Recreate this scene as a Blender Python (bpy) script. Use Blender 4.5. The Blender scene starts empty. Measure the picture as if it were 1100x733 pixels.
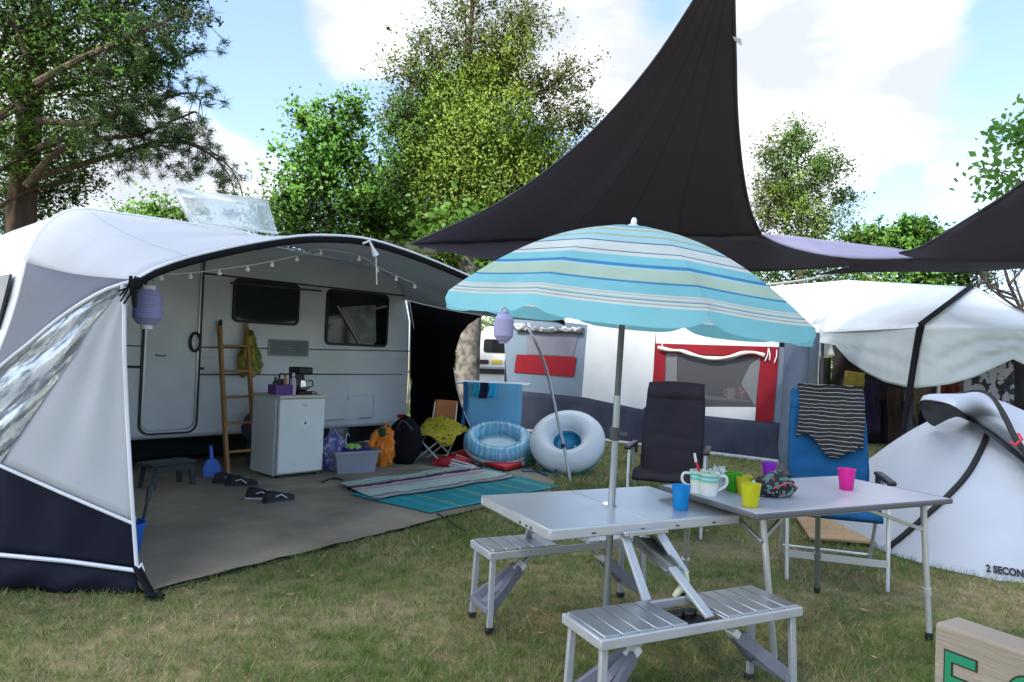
import bpy, bmesh, math, random
import numpy as np
from mathutils import Vector, Matrix, noise as mnoise
from mathutils.bvhtree import BVHTree
R = math.radians
random.seed(7)
rng = np.random.default_rng(11)
scene = bpy.context.scene
COL = scene.collection
V = Vector

# ------------------------------------------------------------------ camera
F_PX, CX, CY = 750.0, 550.0, 366.5
CAM = V((0, 0, 1.32))
PITCH, ROLL = math.atan(15.5 / 750), R(2.2)
FW = V((0, math.cos(PITCH), math.sin(PITCH)))
_r0, _u0 = V((1, 0, 0)), V((0, -math.sin(PITCH), math.cos(PITCH)))
RT = _r0 * math.cos(ROLL) + _u0 * math.sin(ROLL)
UP = -_r0 * math.sin(ROLL) + _u0 * math.cos(ROLL)

def ray(px, py):
    return FW + RT * ((px - CX) / F_PX) + UP * ((CY - py) / F_PX)

def at(px, py, d):            # world point seen at a photo pixel, d metres away
    return CAM + ray(px, py) * d

def gr(px, py, z=0.0):        # where the line of sight meets the level z
    r = ray(px, py)
    return CAM + r * ((z - CAM.z) / r.z)

class Wall:                   # a vertical plane through two ground points
    def __init__(s, a, b):
        s.a = V((a[0], a[1], 0)); s.u = V((b[0] - a[0], b[1] - a[1], 0)).normalized()
        s.n = V((s.u.y, -s.u.x, 0))
        if s.n.dot(CAM - s.a) < 0: s.n = -s.n      # n looks at the photographer
    def sz(s, px, py):
        r = ray(px, py); k = (s.a - CAM).dot(s.n) / r.dot(s.n)
        p = CAM + r * k
        return (p - s.a).dot(s.u), p.z
    def P(s, a, z, out=0.0):
        return s.a + s.u * a + s.n * out + V((0, 0, z))
    def px(s, px, py, out=0.0):
        a, z = s.sz(px, py)
        return s.P(a, z, out)

# ------------------------------------------------------------------ materials
def _n(nt, t, **kw):
    n = nt.nodes.new(t)
    for k, v in kw.items(): setattr(n, k, v)
    return n

def mat(name, col, rough=.6, metal=0., var=.12, vscale=3., bump=0., bscale=30., stretch=(1, 1, 1), trans=0., spec=.5,
        col2=None, c2scale=4., c2pos=(.45, .6), island=0., coat=0., sheen=0.):
    m = bpy.data.materials.new(name); m.use_nodes = True
    nt = m.node_tree; nt.nodes.clear(); L = nt.links.new
    out = _n(nt, 'ShaderNodeOutputMaterial'); b = _n(nt, 'ShaderNodeBsdfPrincipled')
    b.inputs['Roughness'].default_value = rough; b.inputs['Metallic'].default_value = metal
    b.inputs['Specular IOR Level'].default_value = spec
    b.inputs['Coat Weight'].default_value = coat
    b.inputs['Sheen Weight'].default_value = sheen
    tc = _n(nt, 'ShaderNodeTexCoord'); mp = _n(nt, 'ShaderNodeMapping')
    mp.inputs['Scale'].default_value = stretch
    L(tc.outputs['Object'], mp.inputs['Vector'])
    c4 = (*col, 1)
    src = None
    if col2 is not None:
        nz = _n(nt, 'ShaderNodeTexNoise'); nz.inputs['Scale'].default_value = c2scale; nz.inputs['Detail'].default_value = 5
        L(mp.outputs[0], nz.inputs['Vector'])
        rp = _n(nt, 'ShaderNodeValToRGB')
        rp.color_ramp.elements[0].position, rp.color_ramp.elements[1].position = c2pos
        rp.color_ramp.elements[0].color = c4; rp.color_ramp.elements[1].color = (*col2, 1)
        L(nz.outputs['Fac'], rp.inputs[0]); src = rp.outputs[0]
    nz = _n(nt, 'ShaderNodeTexNoise'); nz.inputs['Scale'].default_value = vscale; nz.inputs['Detail'].default_value = 6
    L(mp.outputs[0], nz.inputs['Vector'])
    mr = _n(nt, 'ShaderNodeMapRange'); mr.inputs['From Min'].default_value = .3; mr.inputs['From Max'].default_value = .7
    mr.inputs['To Min'].default_value = 1 - var; mr.inputs['To Max'].default_value = 1 + var
    L(nz.outputs['Fac'], mr.inputs['Value'])
    fac = mr.outputs[0]
    if island:
        g = _n(nt, 'ShaderNodeNewGeometry'); m2 = _n(nt, 'ShaderNodeMapRange')
        m2.inputs['To Min'].default_value = 1 - island; m2.inputs['To Max'].default_value = 1 + island
        L(g.outputs['Random Per Island'], m2.inputs['Value'])
        mm = _n(nt, 'ShaderNodeMath', operation='MULTIPLY'); L(fac, mm.inputs[0]); L(m2.outputs[0], mm.inputs[1]); fac = mm.outputs[0]
    vm = _n(nt, 'ShaderNodeVectorMath', operation='SCALE')
    if src is None: vm.inputs[0].default_value = col
    else: L(src, vm.inputs[0])
    L(fac, vm.inputs['Scale'])
    L(vm.outputs[0], b.inputs['Base Color'])
    if bump:
        n2 = _n(nt, 'ShaderNodeTexNoise'); n2.inputs['Scale'].default_value = bscale; n2.inputs['Detail'].default_value = 4
        L(mp.outputs[0], n2.inputs['Vector'])
        bp = _n(nt, 'ShaderNodeBump'); bp.inputs['Strength'].default_value = min(1, bump); bp.inputs['Distance'].default_value = .02 * max(1, bump)
        L(n2.outputs['Fac'], bp.inputs['Height']); L(bp.outputs[0], b.inputs['Normal'])
    if trans:
        t = _n(nt, 'ShaderNodeBsdfTranslucent'); L(vm.outputs[0], t.inputs['Color'])
        mx = _n(nt, 'ShaderNodeMixShader'); mx.inputs[0].default_value = trans
        L(b.outputs[0], mx.inputs[1]); L(t.outputs[0], mx.inputs[2]); L(mx.outputs[0], out.inputs['Surface'])
    else:
        L(b.outputs[0], out.inputs['Surface'])
    m['bsdf'] = b.name
    return m

def clear_mat(name, tint=(.9, .95, .95), clear=.6, rough=.05, milky=0., bump=0., bscale=5., stretch=(1, 1, 1), gloss=(.9, .9, .9), dcol=(.75, .8, .8), streak=None):
    """thin clear sheet: part see-through, part mirror, part milky"""
    m = bpy.data.materials.new(name); m.use_nodes = True
    nt = m.node_tree; nt.nodes.clear(); L = nt.links.new
    out = _n(nt, 'ShaderNodeOutputMaterial')
    tr = _n(nt, 'ShaderNodeBsdfTransparent'); tr.inputs[0].default_value = (*tint, 1)
    gl = _n(nt, 'ShaderNodeBsdfGlossy'); gl.inputs['Roughness'].default_value = rough; gl.inputs['Color'].default_value = (*gloss, 1)
    df = _n(nt, 'ShaderNodeBsdfDiffuse'); df.inputs[0].default_value = (*dcol, 1)
    m1 = _n(nt, 'ShaderNodeMixShader'); m1.inputs[0].default_value = milky
    L(gl.outputs[0], m1.inputs[1]); L(df.outputs[0], m1.inputs[2])
    m2 = _n(nt, 'ShaderNodeMixShader'); m2.inputs[0].default_value = clear
    L(m1.outputs[0], m2.inputs[1]); L(tr.outputs[0], m2.inputs[2]); L(m2.outputs[0], out.inputs['Surface'])
    if streak:      # streaked reflections put into the film's clouding, running one way
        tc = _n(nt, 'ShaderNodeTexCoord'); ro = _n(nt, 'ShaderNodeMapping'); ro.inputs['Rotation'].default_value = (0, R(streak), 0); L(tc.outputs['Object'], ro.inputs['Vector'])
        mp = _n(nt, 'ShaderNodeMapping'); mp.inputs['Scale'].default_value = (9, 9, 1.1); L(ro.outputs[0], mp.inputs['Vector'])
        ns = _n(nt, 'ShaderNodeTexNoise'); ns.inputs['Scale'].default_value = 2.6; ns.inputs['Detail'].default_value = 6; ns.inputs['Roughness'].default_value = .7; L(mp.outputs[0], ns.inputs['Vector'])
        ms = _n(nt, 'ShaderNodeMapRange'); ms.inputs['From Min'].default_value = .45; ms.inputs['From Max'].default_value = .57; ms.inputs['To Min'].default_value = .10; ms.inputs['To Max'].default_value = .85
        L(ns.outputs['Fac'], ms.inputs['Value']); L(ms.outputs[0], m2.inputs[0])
    if bump:
        tc = _n(nt, 'ShaderNodeTexCoord'); mp = _n(nt, 'ShaderNodeMapping'); mp.inputs['Scale'].default_value = stretch
        L(tc.outputs['Object'], mp.inputs['Vector'])
        n2 = _n(nt, 'ShaderNodeTexNoise'); n2.inputs['Scale'].default_value = bscale; n2.inputs['Detail'].default_value = 3
        L(mp.outputs[0], n2.inputs['Vector'])
        bp = _n(nt, 'ShaderNodeBump'); bp.inputs['Strength'].default_value = bump; bp.inputs['Distance'].default_value = .05
        L(n2.outputs['Fac'], bp.inputs['Height']); L(bp.outputs[0], gl.inputs['Normal']); L(bp.outputs[0], df.inputs['Normal'])
    return m

def stripes_mat(name, stops, axis='Z', scale=1., offset=0., rough=.8, trans=0., wobble=0., bump=0., coord='Object', fine=None):
    """stripes along one object axis; stops = [(pos, colour)] over 0..1, constant steps"""
    m = mat(name, (1, 1, 1), rough, trans=trans, bump=bump, bscale=60)
    nt = m.node_tree; L = nt.links.new
    vm = next(n for n in nt.nodes if n.type == 'VECT_MATH')
    tc = _n(nt, 'ShaderNodeTexCoord'); sx = _n(nt, 'ShaderNodeSeparateXYZ')
    if coord == 'UV': L(tc.outputs['UV'], sx.inputs[0])
    else: L(tc.outputs[coord], sx.inputs[0])
    v = sx.outputs[axis]
    if wobble:
        nz = _n(nt, 'ShaderNodeTexNoise'); nz.inputs['Scale'].default_value = 9
        L(tc.outputs['Object'], nz.inputs['Vector'])
        ma = _n(nt, 'ShaderNodeMath', operation='MULTIPLY_ADD'); L(nz.outputs['Fac'], ma.inputs[0]); ma.inputs[1].default_value = wobble; L(v, ma.inputs[2]); v = ma.outputs[0]
    ma = _n(nt, 'ShaderNodeMath', operation='MULTIPLY_ADD'); L(v, ma.inputs[0]); ma.inputs[1].default_value = scale; ma.inputs[2].default_value = offset
    fr = _n(nt, 'ShaderNodeMath', operation='FRACT'); L(ma.outputs[0], fr.inputs[0])
    if coord == 'UV': fr = ma
    rp = _n(nt, 'ShaderNodeValToRGB'); rp.color_ramp.interpolation = 'CONSTANT'
    while len(rp.color_ramp.elements) < len(stops): rp.color_ramp.elements.new(.5)
    for e, (p, c) in zip(rp.color_ramp.elements, stops): e.position = p
    for e, (p, c) in zip(rp.color_ramp.elements, stops): e.color = (*c, 1)
    L(fr.outputs[0], rp.inputs[0]); L(rp.outputs[0], vm.inputs[0])
    return m

# ------------------------------------------------------------------ meshes
ORG = {}
class MB:
    def __init__(s, M=None): s.v, s.f, s.uv, s.M = [], [], {}, M
    def add(s, pts, faces):
        o = len(s.v)
        for p in pts:
            p = V(p); s.v.append(s.M @ p if s.M is not None else p)
        for f in faces: s.f.append([i + o for i in f])
        return s
    def box(s, c, size, rot=None):
        hx, hy, hz = [a / 2 for a in size]
        pts = [V((x, y, z)) for x in (-hx, hx) for y in (-hy, hy) for z in (-hz, hz)]
        if rot is not None: pts = [rot @ p for p in pts]
        return s.add([p + V(c) for p in pts], [(0, 1, 3, 2), (4, 6, 7, 5), (0, 4, 5, 1), (2, 3, 7, 6), (0, 2, 6, 4), (1, 5, 7, 3)])
    def bar(s, a, b, w, t, up=(0, 0, 1)):
        """bar of width w (sideways) and thickness t (along up) between two points"""
        a, b = V(a), V(b); d = (b - a).normalized(); up = V(up)
        x = d.cross(up)
        if x.length < 1e-4: x = d.cross(V((0, 1, 0)))
        x.normalize(); y = x.cross(d).normalized()
        pts = [p + x * (w / 2 * sx) + y * (t / 2 * sy) for p in (a, b) for sx, sy in ((-1, -1), (1, -1), (1, 1), (-1, 1))]
        return s.add(pts, [(3, 2, 1, 0), (4, 5, 6, 7), (0, 1, 5, 4), (1, 2, 6, 5), (2, 3, 7, 6), (3, 0, 4, 7)])
    def tube(s, pts, r, n=8, closed=False, cap=True):
        pts = [V(p) for p in pts]; k = len(pts)
        rs = r if isinstance(r, (list, tuple)) else [r] * k
        ring, prev = [], None
        for i, p in enumerate(pts):
            a = pts[(i - 1) % k] if (closed or i > 0) else p
            b = pts[(i + 1) % k] if (closed or i < k - 1) else p
            d = (b - a)
            d = d.normalized() if d.length > 1e-9 else V((0, 0, 1))
            if prev is None:
                x = d.cross(V((0, 0, 1)))
                if x.length < 1e-3: x = d.cross(V((1, 0, 0)))
            else: x = prev - d * prev.dot(d)
            x.normalize(); prev = x; y = d.cross(x)
            ring += [p + (x * math.cos(2 * math.pi * j / n) + y * math.sin(2 * math.pi * j / n)) * rs[i] for j in range(n)]
        fs = []
        for i in range(k if closed else k - 1):
            q = (i + 1) % k
            for j in range(n): fs.append((i * n + j, i * n + (j + 1) % n, q * n + (j + 1) % n, q * n + j))
        if cap and not closed: fs += [list(range(n))[::-1], [(k - 1) * n + j for j in range(n)]]
        return s.add(ring, fs)
    def lathe(s, prof, c=(0, 0, 0), n=20, sx=1., sy=1., cap=True):
        """prof = [(radius, z)] around the z axis at c"""
        c = V(c); pts = []
        for r, z in prof: pts += [c + V((r * sx * math.cos(2 * math.pi * j / n), r * sy * math.sin(2 * math.pi * j / n), z)) for j in range(n)]
        k = len(prof); fs = []
        for i in range(k - 1):
            for j in range(n): fs.append((i * n + j, i * n + (j + 1) % n, (i + 1) * n + (j + 1) % n, (i + 1) * n + j))
        if cap:
            fs.append(list(range(n))[::-1]); fs.append([(k - 1) * n + j for j in range(n)])
        return s.add(pts, fs)
    def prism(s, poly, off):
        """closed outline poly (3-D points) pushed along off"""
        n = len(poly); off = V(off)
        pts = [V(p) for p in poly] + [V(p) + off for p in poly]
        return s.add(pts, [list(range(n)), [n + i for i in range(n)][::-1]] + [(i, n + i, n + (i + 1) % n, (i + 1) % n) for i in range(n)])
    def poly(s, pts): return s.add(pts, [list(range(len(pts)))])
    def grid(s, rows, closed=False, uv=False):
        m, n = len(rows), len(rows[0]); pts = [p for r in rows for p in r]; fs = []
        o = len(s.v)
        for i in range(m - 1):
            for j in range(n if closed else n - 1):
                fs.append((i * n + j, i * n + (j + 1) % n, (i + 1) * n + (j + 1) % n, (i + 1) * n + j))
        if uv:
            for i in range(m):
                for j in range(n): s.uv[o + i * n + j] = (j / max(1, n - 1), i / (m - 1))
        return s.add(pts, fs)
    def blob(s, c, rad, amp=.15, freq=2.5, seed=0, sub=3, squash=None):
        bm = bmesh.new(); bmesh.ops.create_icosphere(bm, subdivisions=sub, radius=1)
        pts = []
        for v in bm.verts:
            k = 1 + amp * mnoise.noise(v.co * freq + V((seed * 3.1, seed * 1.7, seed)))
            p = V((v.co.x * rad[0], v.co.y * rad[1], v.co.z * rad[2])) * k
            if squash is not None and p.z < -squash: p.z = -squash
            pts.append(p + V(c))
        fs = [[v.index for v in f.verts] for f in bm.faces]; bm.free()
        return s.add(pts, fs)
    def build(s, name, m, parent=None, loc=None, smooth=True, bevel=0., solid=0., subd=0, sharp=38, off=0.):
        if parent is not None: o = ORG[parent.name]
        elif loc is not None: o = V(loc)
        else:
            a = np.array([tuple(p) for p in s.v]); o = V((float(a[:, 0].mean()), float(a[:, 1].mean()), float(a[:, 2].min())))
        me = bpy.data.meshes.new(name)
        me.from_pydata([p - o for p in s.v], [], s.f)
        bm = bmesh.new(); bm.from_mesh(me); bmesh.ops.recalc_face_normals(bm, faces=bm.faces); bm.to_mesh(me); bm.free()
        if s.uv:
            ul = me.uv_layers.new(name='UVMap')
            for lp in me.loops: ul.data[lp.index].uv = s.uv.get(lp.vertex_index, (0, 0))
        if smooth:
            me.polygons.foreach_set('use_smooth', [True] * len(me.polygons))
            me.set_sharp_from_angle(angle=R(sharp))
        me.materials.append(m)
        ob = bpy.data.objects.new(name, me); COL.objects.link(ob)
        if parent is not None: ob.parent = parent
        else: ob.location = o
        ORG[ob.name] = o
        if solid:
            md = ob.modifiers.new('Solidify', 'SOLIDIFY'); md.thickness = solid; md.offset = off
        if bevel:
            md = ob.modifiers.new('Bevel', 'BEVEL'); md.width = bevel; md.segments = 2; md.limit_method = 'ANGLE'; md.angle_limit = R(40)
        if subd:
            md = ob.modifiers.new('Subsurf', 'SUBSURF'); md.levels = subd; md.render_levels = subd
        return ob

def tag(o, label, cat, group=None):
    o['label'] = label; o['category'] = cat
    if group: o['group'] = group
    return o

def thing(name, label, cat, loc, group=None):
    o = bpy.data.objects.new(name, None); COL.objects.link(o); o.location = loc
    o.empty_display_size = .1
    ORG[o.name] = V(loc)
    return tag(o, label, cat, group)

def dup(root, loc, label=None, rotz=None, scale=None):
    def cp(o, parent):
        c = o.copy(); COL.objects.link(c); c.parent = parent
        for ch in [x for x in COL.objects if x.parent is o]: cp(ch, c)
        return c
    r = cp(root, None); r.location = loc
    if rotz is not None: r.rotation_euler = (0, 0, rotz)
    if scale: r.scale = scale
    if label: r['label'] = label
    return r

def frame(o, ydir):
    """local frame at ground point o whose +y looks along ydir, +x to its right"""
    y = V((ydir[0], ydir[1], 0)).normalized(); x = V((y.y, -y.x, 0)); z = V((0, 0, 1))
    M = Matrix((x, y, z)).transposed().to_4x4(); M.translation = V(o)
    return M

def resample(pts, n):
    pts = [V(p) for p in pts]; L = [0]
    for a, b in zip(pts, pts[1:]): L.append(L[-1] + (b - a).length)
    out, j = [], 0
    for i in range(n):
        t = L[-1] * i / (n - 1)
        while j < len(pts) - 2 and L[j + 1] < t: j += 1
        k = (t - L[j]) / max(1e-9, L[j + 1] - L[j])
        out.append(pts[j].lerp(pts[j + 1], min(1, k)))
    return out

def smooth_curve(pts, n):
    """Catmull-Rom through pts, then n even points"""
    pts = [V(p) for p in pts]; q = [pts[0] * 2 - pts[1]] + pts + [pts[-1] * 2 - pts[-2]]
    o = []
    for i in range(1, len(q) - 2):
        a, b, c, d = q[i - 1:i + 3]
        for k in range(12):
            t = k / 12
            o.append(.5 * ((2 * b) + (c - a) * t + (2 * a - 5 * b + 4 * c - d) * t * t + (3 * b - a - 3 * c + d) * t ** 3))
    o.append(pts[-1])
    return resample(o, n)

def rrect(a0, z0, a1, z1, r, n=5):
    o = []
    for (cx, cz, st) in ((a1 - r, z1 - r, 0), (a0 + r, z1 - r, 90), (a0 + r, z0 + r, 180), (a1 - r, z0 + r, 270)):
        for k in range(n + 1):
            t = R(st + 90 * k / n); o.append((cx + r * math.cos(t), cz + r * math.sin(t)))
    return o

def np_mesh(name, verts, faces_n, m, parent=None, loc=(0, 0, 0)):
    """verts (N*k,3) array made of k-gon islands (k = faces_n)"""
    o = ORG[parent.name] if parent is not None else V(loc)
    verts = np.asarray(verts, dtype=np.float32) - np.array(o, dtype=np.float32)
    nv = len(verts); nf = nv // faces_n
    me = bpy.data.meshes.new(name)
    me.vertices.add(nv); me.vertices.foreach_set('co', verts.ravel())
    me.loops.add(nv); me.loops.foreach_set('vertex_index', np.arange(nv, dtype=np.int32))
    me.polygons.add(nf); me.polygons.foreach_set('loop_start', np.arange(0, nv, faces_n, dtype=np.int32))
    me.update(calc_edges=True)
    me.materials.append(m)
    ob = bpy.data.objects.new(name, me); COL.objects.link(ob)
    if parent is not None: ob.parent = parent
    else: ob.location = o
    ORG[ob.name] = o
    return ob

# ------------------------------------------------------------------ palette
GREY_AL = mat('brushed_aluminium', (.52, .54, .57), .34, .85, .06, 12)
WHITE_AL = mat('painted_aluminium', (.43, .45, .48), .4, .35, .06, 8)
STEEL = mat('steel_tube', (.42, .44, .46), .35, .8, .08, 14)
BLACK = mat('black_plastic', (.012, .012, .014), .45, var=.2)
DARK = mat('dark_grey_plastic', (.045, .047, .055), .5, var=.15)
WHITE_PL = mat('white_plastic', (.7, .71, .7), .4, var=.05)
BLACK_FAB = mat('black_fabric', (.010, .010, .012), .9, spec=.12, bump=.3, bscale=9)
NAVY_ = mat('navy_fabric', (.028, .034, .06), .6, var=.2, bump=.5, bscale=5, stretch=(1, 1, .35))
SUN_STRENGTH, SKY_STRENGTH, EXPOSURE, CLOUD, SHADE_N = 3.2, .115, 2.15, 4.2, 120
# ------------------------------------------------------------------ camera, sky, sun
cd = bpy.data.cameras.new('camera'); cam = bpy.data.objects.new('camera', cd); COL.objects.link(cam)
cd.sensor_width = 36; cd.lens = F_PX / 1100 * 36; cd.clip_end = 2000; cd.clip_start = .05
cam.matrix_world = Matrix(((RT.x, UP.x, -FW.x, CAM.x), (RT.y, UP.y, -FW.y, CAM.y), (RT.z, UP.z, -FW.z, CAM.z), (0, 0, 0, 1)))
scene.camera = cam

SUN_EL, SUN_AZ = R(45), R(215)          # azimuth clockwise from +Y: behind the photographer, to the left
sd = V((math.sin(SUN_AZ) * math.cos(SUN_EL), math.cos(SUN_AZ) * math.cos(SUN_EL), math.sin(SUN_EL)))
ld = bpy.data.lights.new('sun', 'SUN'); ld.energy = SUN_STRENGTH; ld.angle = R(5); ld.color = (1, .95, .87)
sun = bpy.data.objects.new('sun', ld); COL.objects.link(sun); sun.location = (0, 0, 30)
sun.rotation_euler = (-sd).to_track_quat('-Z', 'Y').to_euler()

w = bpy.data.worlds.new('World'); scene.world = w; w.use_nodes = True
nt = w.node_tree; nt.nodes.clear(); L = nt.links.new
out = _n(nt, 'ShaderNodeOutputWorld'); bg = _n(nt, 'ShaderNodeBackground'); bg.inputs['Strength'].default_value = SKY_STRENGTH
sky = _n(nt, 'ShaderNodeTexSky', sky_type='NISHITA'); sky.sun_disc = False
sky.sun_elevation = SUN_EL; sky.sun_rotation = SUN_AZ; sky.air_density = 1.0; sky.dust_density = 1.4; sky.ozone_density = 1.0
tc = _n(nt, 'ShaderNodeTexCoord')
nm = _n(nt, 'ShaderNodeVectorMath', operation='NORMALIZE'); L(tc.outputs['Generated'], nm.inputs[0])
# cloud banks: where they stand in the sky (direction, half width in degrees, weight)
acc = None
for (px, py, deg, wt) in ((372, 40, 5, .5), (450, 20, 7, .4), (640, 60, 9, .55), (590, 30, 8, .35), (240, 185, 7, .5), (130, 190, 9, .5), (40, 120, 10, .35),
                          (880, 60, 11, .6), (840, 130, 10, .45), (970, 130, 9, .4), (1060, 220, 5, .4), (960, 10, 7, .4), (800, 250, 8, .35), (550, -900, 38, .5), (-2500, -300, 45, .4), (3500, -300, 45, .4),
                          (250, 60, 7, -.45), (385, 150, 5, -.4), (1030, 60, 5, -.35), (1010, 190, 5, -.35), (300, 110, 5, -.3), (700, 10, 2.5, -.3), (930, 205, 4, -.35)):
    d = ray(px, py).normalized()
    dp = _n(nt, 'ShaderNodeVectorMath', operation='DOT_PRODUCT'); L(nm.outputs[0], dp.inputs[0]); dp.inputs[1].default_value = d
    mr = _n(nt, 'ShaderNodeMapRange', interpolation_type='SMOOTHSTEP')
    mr.inputs['From Min'].default_value = math.cos(R(deg)); mr.inputs['From Max'].default_value = 1
    mr.inputs['To Min'].default_value = 0; mr.inputs['To Max'].default_value = wt
    L(dp.outputs['Value'], mr.inputs['Value'])
    if acc is None: acc = mr.outputs[0]
    else:
        a = _n(nt, 'ShaderNodeMath', operation='ADD'); L(acc, a.inputs[0]); L(mr.outputs[0], a.inputs[1]); acc = a.outputs[0]
mp = _n(nt, 'ShaderNodeMapping'); mp.inputs['Scale'].default_value = (1, 1, 1.9); L(nm.outputs[0], mp.inputs['Vector'])
nz = _n(nt, 'ShaderNodeTexNoise'); nz.inputs['Scale'].default_value = 7.5; nz.inputs['Detail'].default_value = 10; nz.inputs['Roughness'].default_value = .62
nz.inputs['Distortion'].default_value = .25
L(mp.outputs[0], nz.inputs['Vector'])
a = _n(nt, 'ShaderNodeMath', operation='ADD'); L(acc, a.inputs[0]); L(nz.outputs['Fac'], a.inputs[1])
rp = _n(nt, 'ShaderNodeMapRange', interpolation_type='SMOOTHSTEP'); rp.inputs['From Min'].default_value = .56; rp.inputs['From Max'].default_value = 1.08
L(a.outputs[0], rp.inputs['Value'])
n3 = _n(nt, 'ShaderNodeTexNoise'); n3.inputs['Scale'].default_value = 4; n3.inputs['Detail'].default_value = 5; L(mp.outputs[0], n3.inputs['Vector'])
cm = _n(nt, 'ShaderNodeMix', data_type='RGBA'); cm.inputs['A'].default_value = tuple(c * CLOUD * .47 for c in (.86, .92, 1.0)) + (1,); cm.inputs['B'].default_value = tuple(c * CLOUD * .74 for c in (1., 1., 1.)) + (1,)
mr = _n(nt, 'ShaderNodeMapRange'); mr.inputs['From Min'].default_value = .38; mr.inputs['From Max'].default_value = .58; L(n3.outputs['Fac'], mr.inputs['Value']); L(mr.outputs[0], cm.inputs['Factor'])
# clouds glow more towards the sun, boosted out of view as added fill
dps = _n(nt, 'ShaderNodeVectorMath', operation='DOT_PRODUCT'); L(nm.outputs[0], dps.inputs[0]); dps.inputs[1].default_value = sd
gl_ = _n(nt, 'ShaderNodeMapRange', interpolation_type='SMOOTHSTEP'); gl_.inputs['From Min'].default_value = .1; gl_.inputs['To Min'].default_value = 1; gl_.inputs['To Max'].default_value = 8.0; L(dps.outputs['Value'], gl_.inputs['Value'])
cg = _n(nt, 'ShaderNodeVectorMath', operation='SCALE'); L(cm.outputs['Result'], cg.inputs[0]); L(gl_.outputs[0], cg.inputs['Scale'])
# the air near the sky's blue is a little pale
pale = _n(nt, 'ShaderNodeMix', data_type='RGBA'); pale.inputs['Factor'].default_value = .22
tn = _n(nt, 'ShaderNodeMix', data_type='RGBA', blend_type='MULTIPLY'); tn.inputs['Factor'].default_value = 1; L(sky.outputs[0], tn.inputs['A']); tn.inputs['B'].default_value = (.60, .63, .68, 1); L(tn.outputs['Result'], pale.inputs['A']); pale.inputs['B'].default_value = tuple(c * CLOUD for c in (.46, .60, .80)) + (1,)
mx = _n(nt, 'ShaderNodeMix', data_type='RGBA'); L(rp.outputs[0], mx.inputs['Factor']); L(pale.outputs['Result'], mx.inputs['A']); L(cg.outputs[0], mx.inputs['B'])
L(mx.outputs['Result'], bg.inputs['Color']); L(bg.outputs[0], out.inputs['Surface'])

scene.view_settings.view_transform = 'Standard'; scene.view_settings.look = 'None'
scene.view_settings.exposure = EXPOSURE; scene.view_settings.gamma = 1; scene.view_settings.use_curve_mapping = False
scene.cycles.use_denoising = True
scene.cycles.max_bounces = 6; scene.cycles.transparent_max_bounces = 16; scene.cycles.diffuse_bounces = 3; scene.cycles.glossy_bounces = 3
scene.cycles.caustics_reflective = False; scene.cycles.caustics_refractive = False

# ------------------------------------------------------------------ ground and grass
def ground_mat():
    m = mat('trodden_earth_and_grass', (.14, .14, .06), .95, var=.3, vscale=9, bump=1, bscale=45, col2=(.24, .19, .11), c2scale=1.1, c2pos=(.42, .62), spec=.1)
    return m
g = MB()
N = 40
xs = [-250, -120, -60, -30, -18] + [-12 + i * .8 for i in range(31)] + [18, 30, 60, 120, 250]
ys = [-60, -20, -6] + [0 + i * .8 for i in range(22)] + [22, 30, 50, 90, 160, 300]
g.grid([[V((x, y, -.006 + .005 * mnoise.noise(V((x * .7, y * .7, 0))) if (abs(x) < 12 and y < 17) else 0)) for x in xs] for y in ys])
go = g.build('ground', ground_mat(), loc=(0, 0, 0)); go['kind'] = 'structure'

SHEET_PX = [(168, 637), (235, 619), (300, 603), (360, 588), (420, 573), (480, 557), (545, 542), (590, 530), (596, 518), (560, 500), (505, 488)]
# ================================================================== CARAVAN
a0 = at(172, 290, 7.05); b0 = at(436, 318, 9.4)
CV = Wall(a0, b0)                      # the caravan's long side; CV.n looks at us
def cvp(pts, out=0.): return [CV.px(x, y, out) for x, y in pts]
cw = mat('caravan_enamel', (.69, .73, .75), .38, var=.09, vscale=2.2, bump=.05, bscale=60, coat=.15)
cw2 = mat('caravan_trim', (.62, .66, .68), .4, var=.05)
seal = mat('rubber_seal', (.012, .013, .015), .5)
dglass = mat('tinted_acrylic', (.012, .014, .016), .06, var=.1, spec=.6)
caravan = thing('caravan', 'white touring caravan with dark tinted windows and a clear roof hatch standing open', 'caravan', CV.P(1.6, 0, -1.1))
ol = [(437, 456), (440, 400), (441, 345), (437, 322), (430, 304), (420, 293), (406, 286)]
top_l = [(110, 226), (92, 225), (75, 226.5), (60, 233), (46, 246), (36, 262), (28, 282), (19, 320), (8, 355), (-8, 395), (-28, 430), (-34, 462), (-20, 492)]
body = [CV.sz(*p) for p in ol + top_l]
zlow = body[0][1]
body[-1] = (body[-1][0], zlow)
mb = MB(); mb.prism([CV.P(a, z, 0) for a, z in body], CV.n * -2.15)
bodyo = mb.build('body', cw, caravan, bevel=.05, sharp=25)
RAIL = [CV.px(*p, out=.015) for p in [(-30, 440)] + top_l[::-1][3:] + ol[::-1]]
# rail moulding
mb = MB(); mb.tube([CV.px(*p, out=.0) for p in top_l[::-1][2:] + ol[::-1]], .007, 6)
mb.build('awning_rail', cw, caravan)
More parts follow.
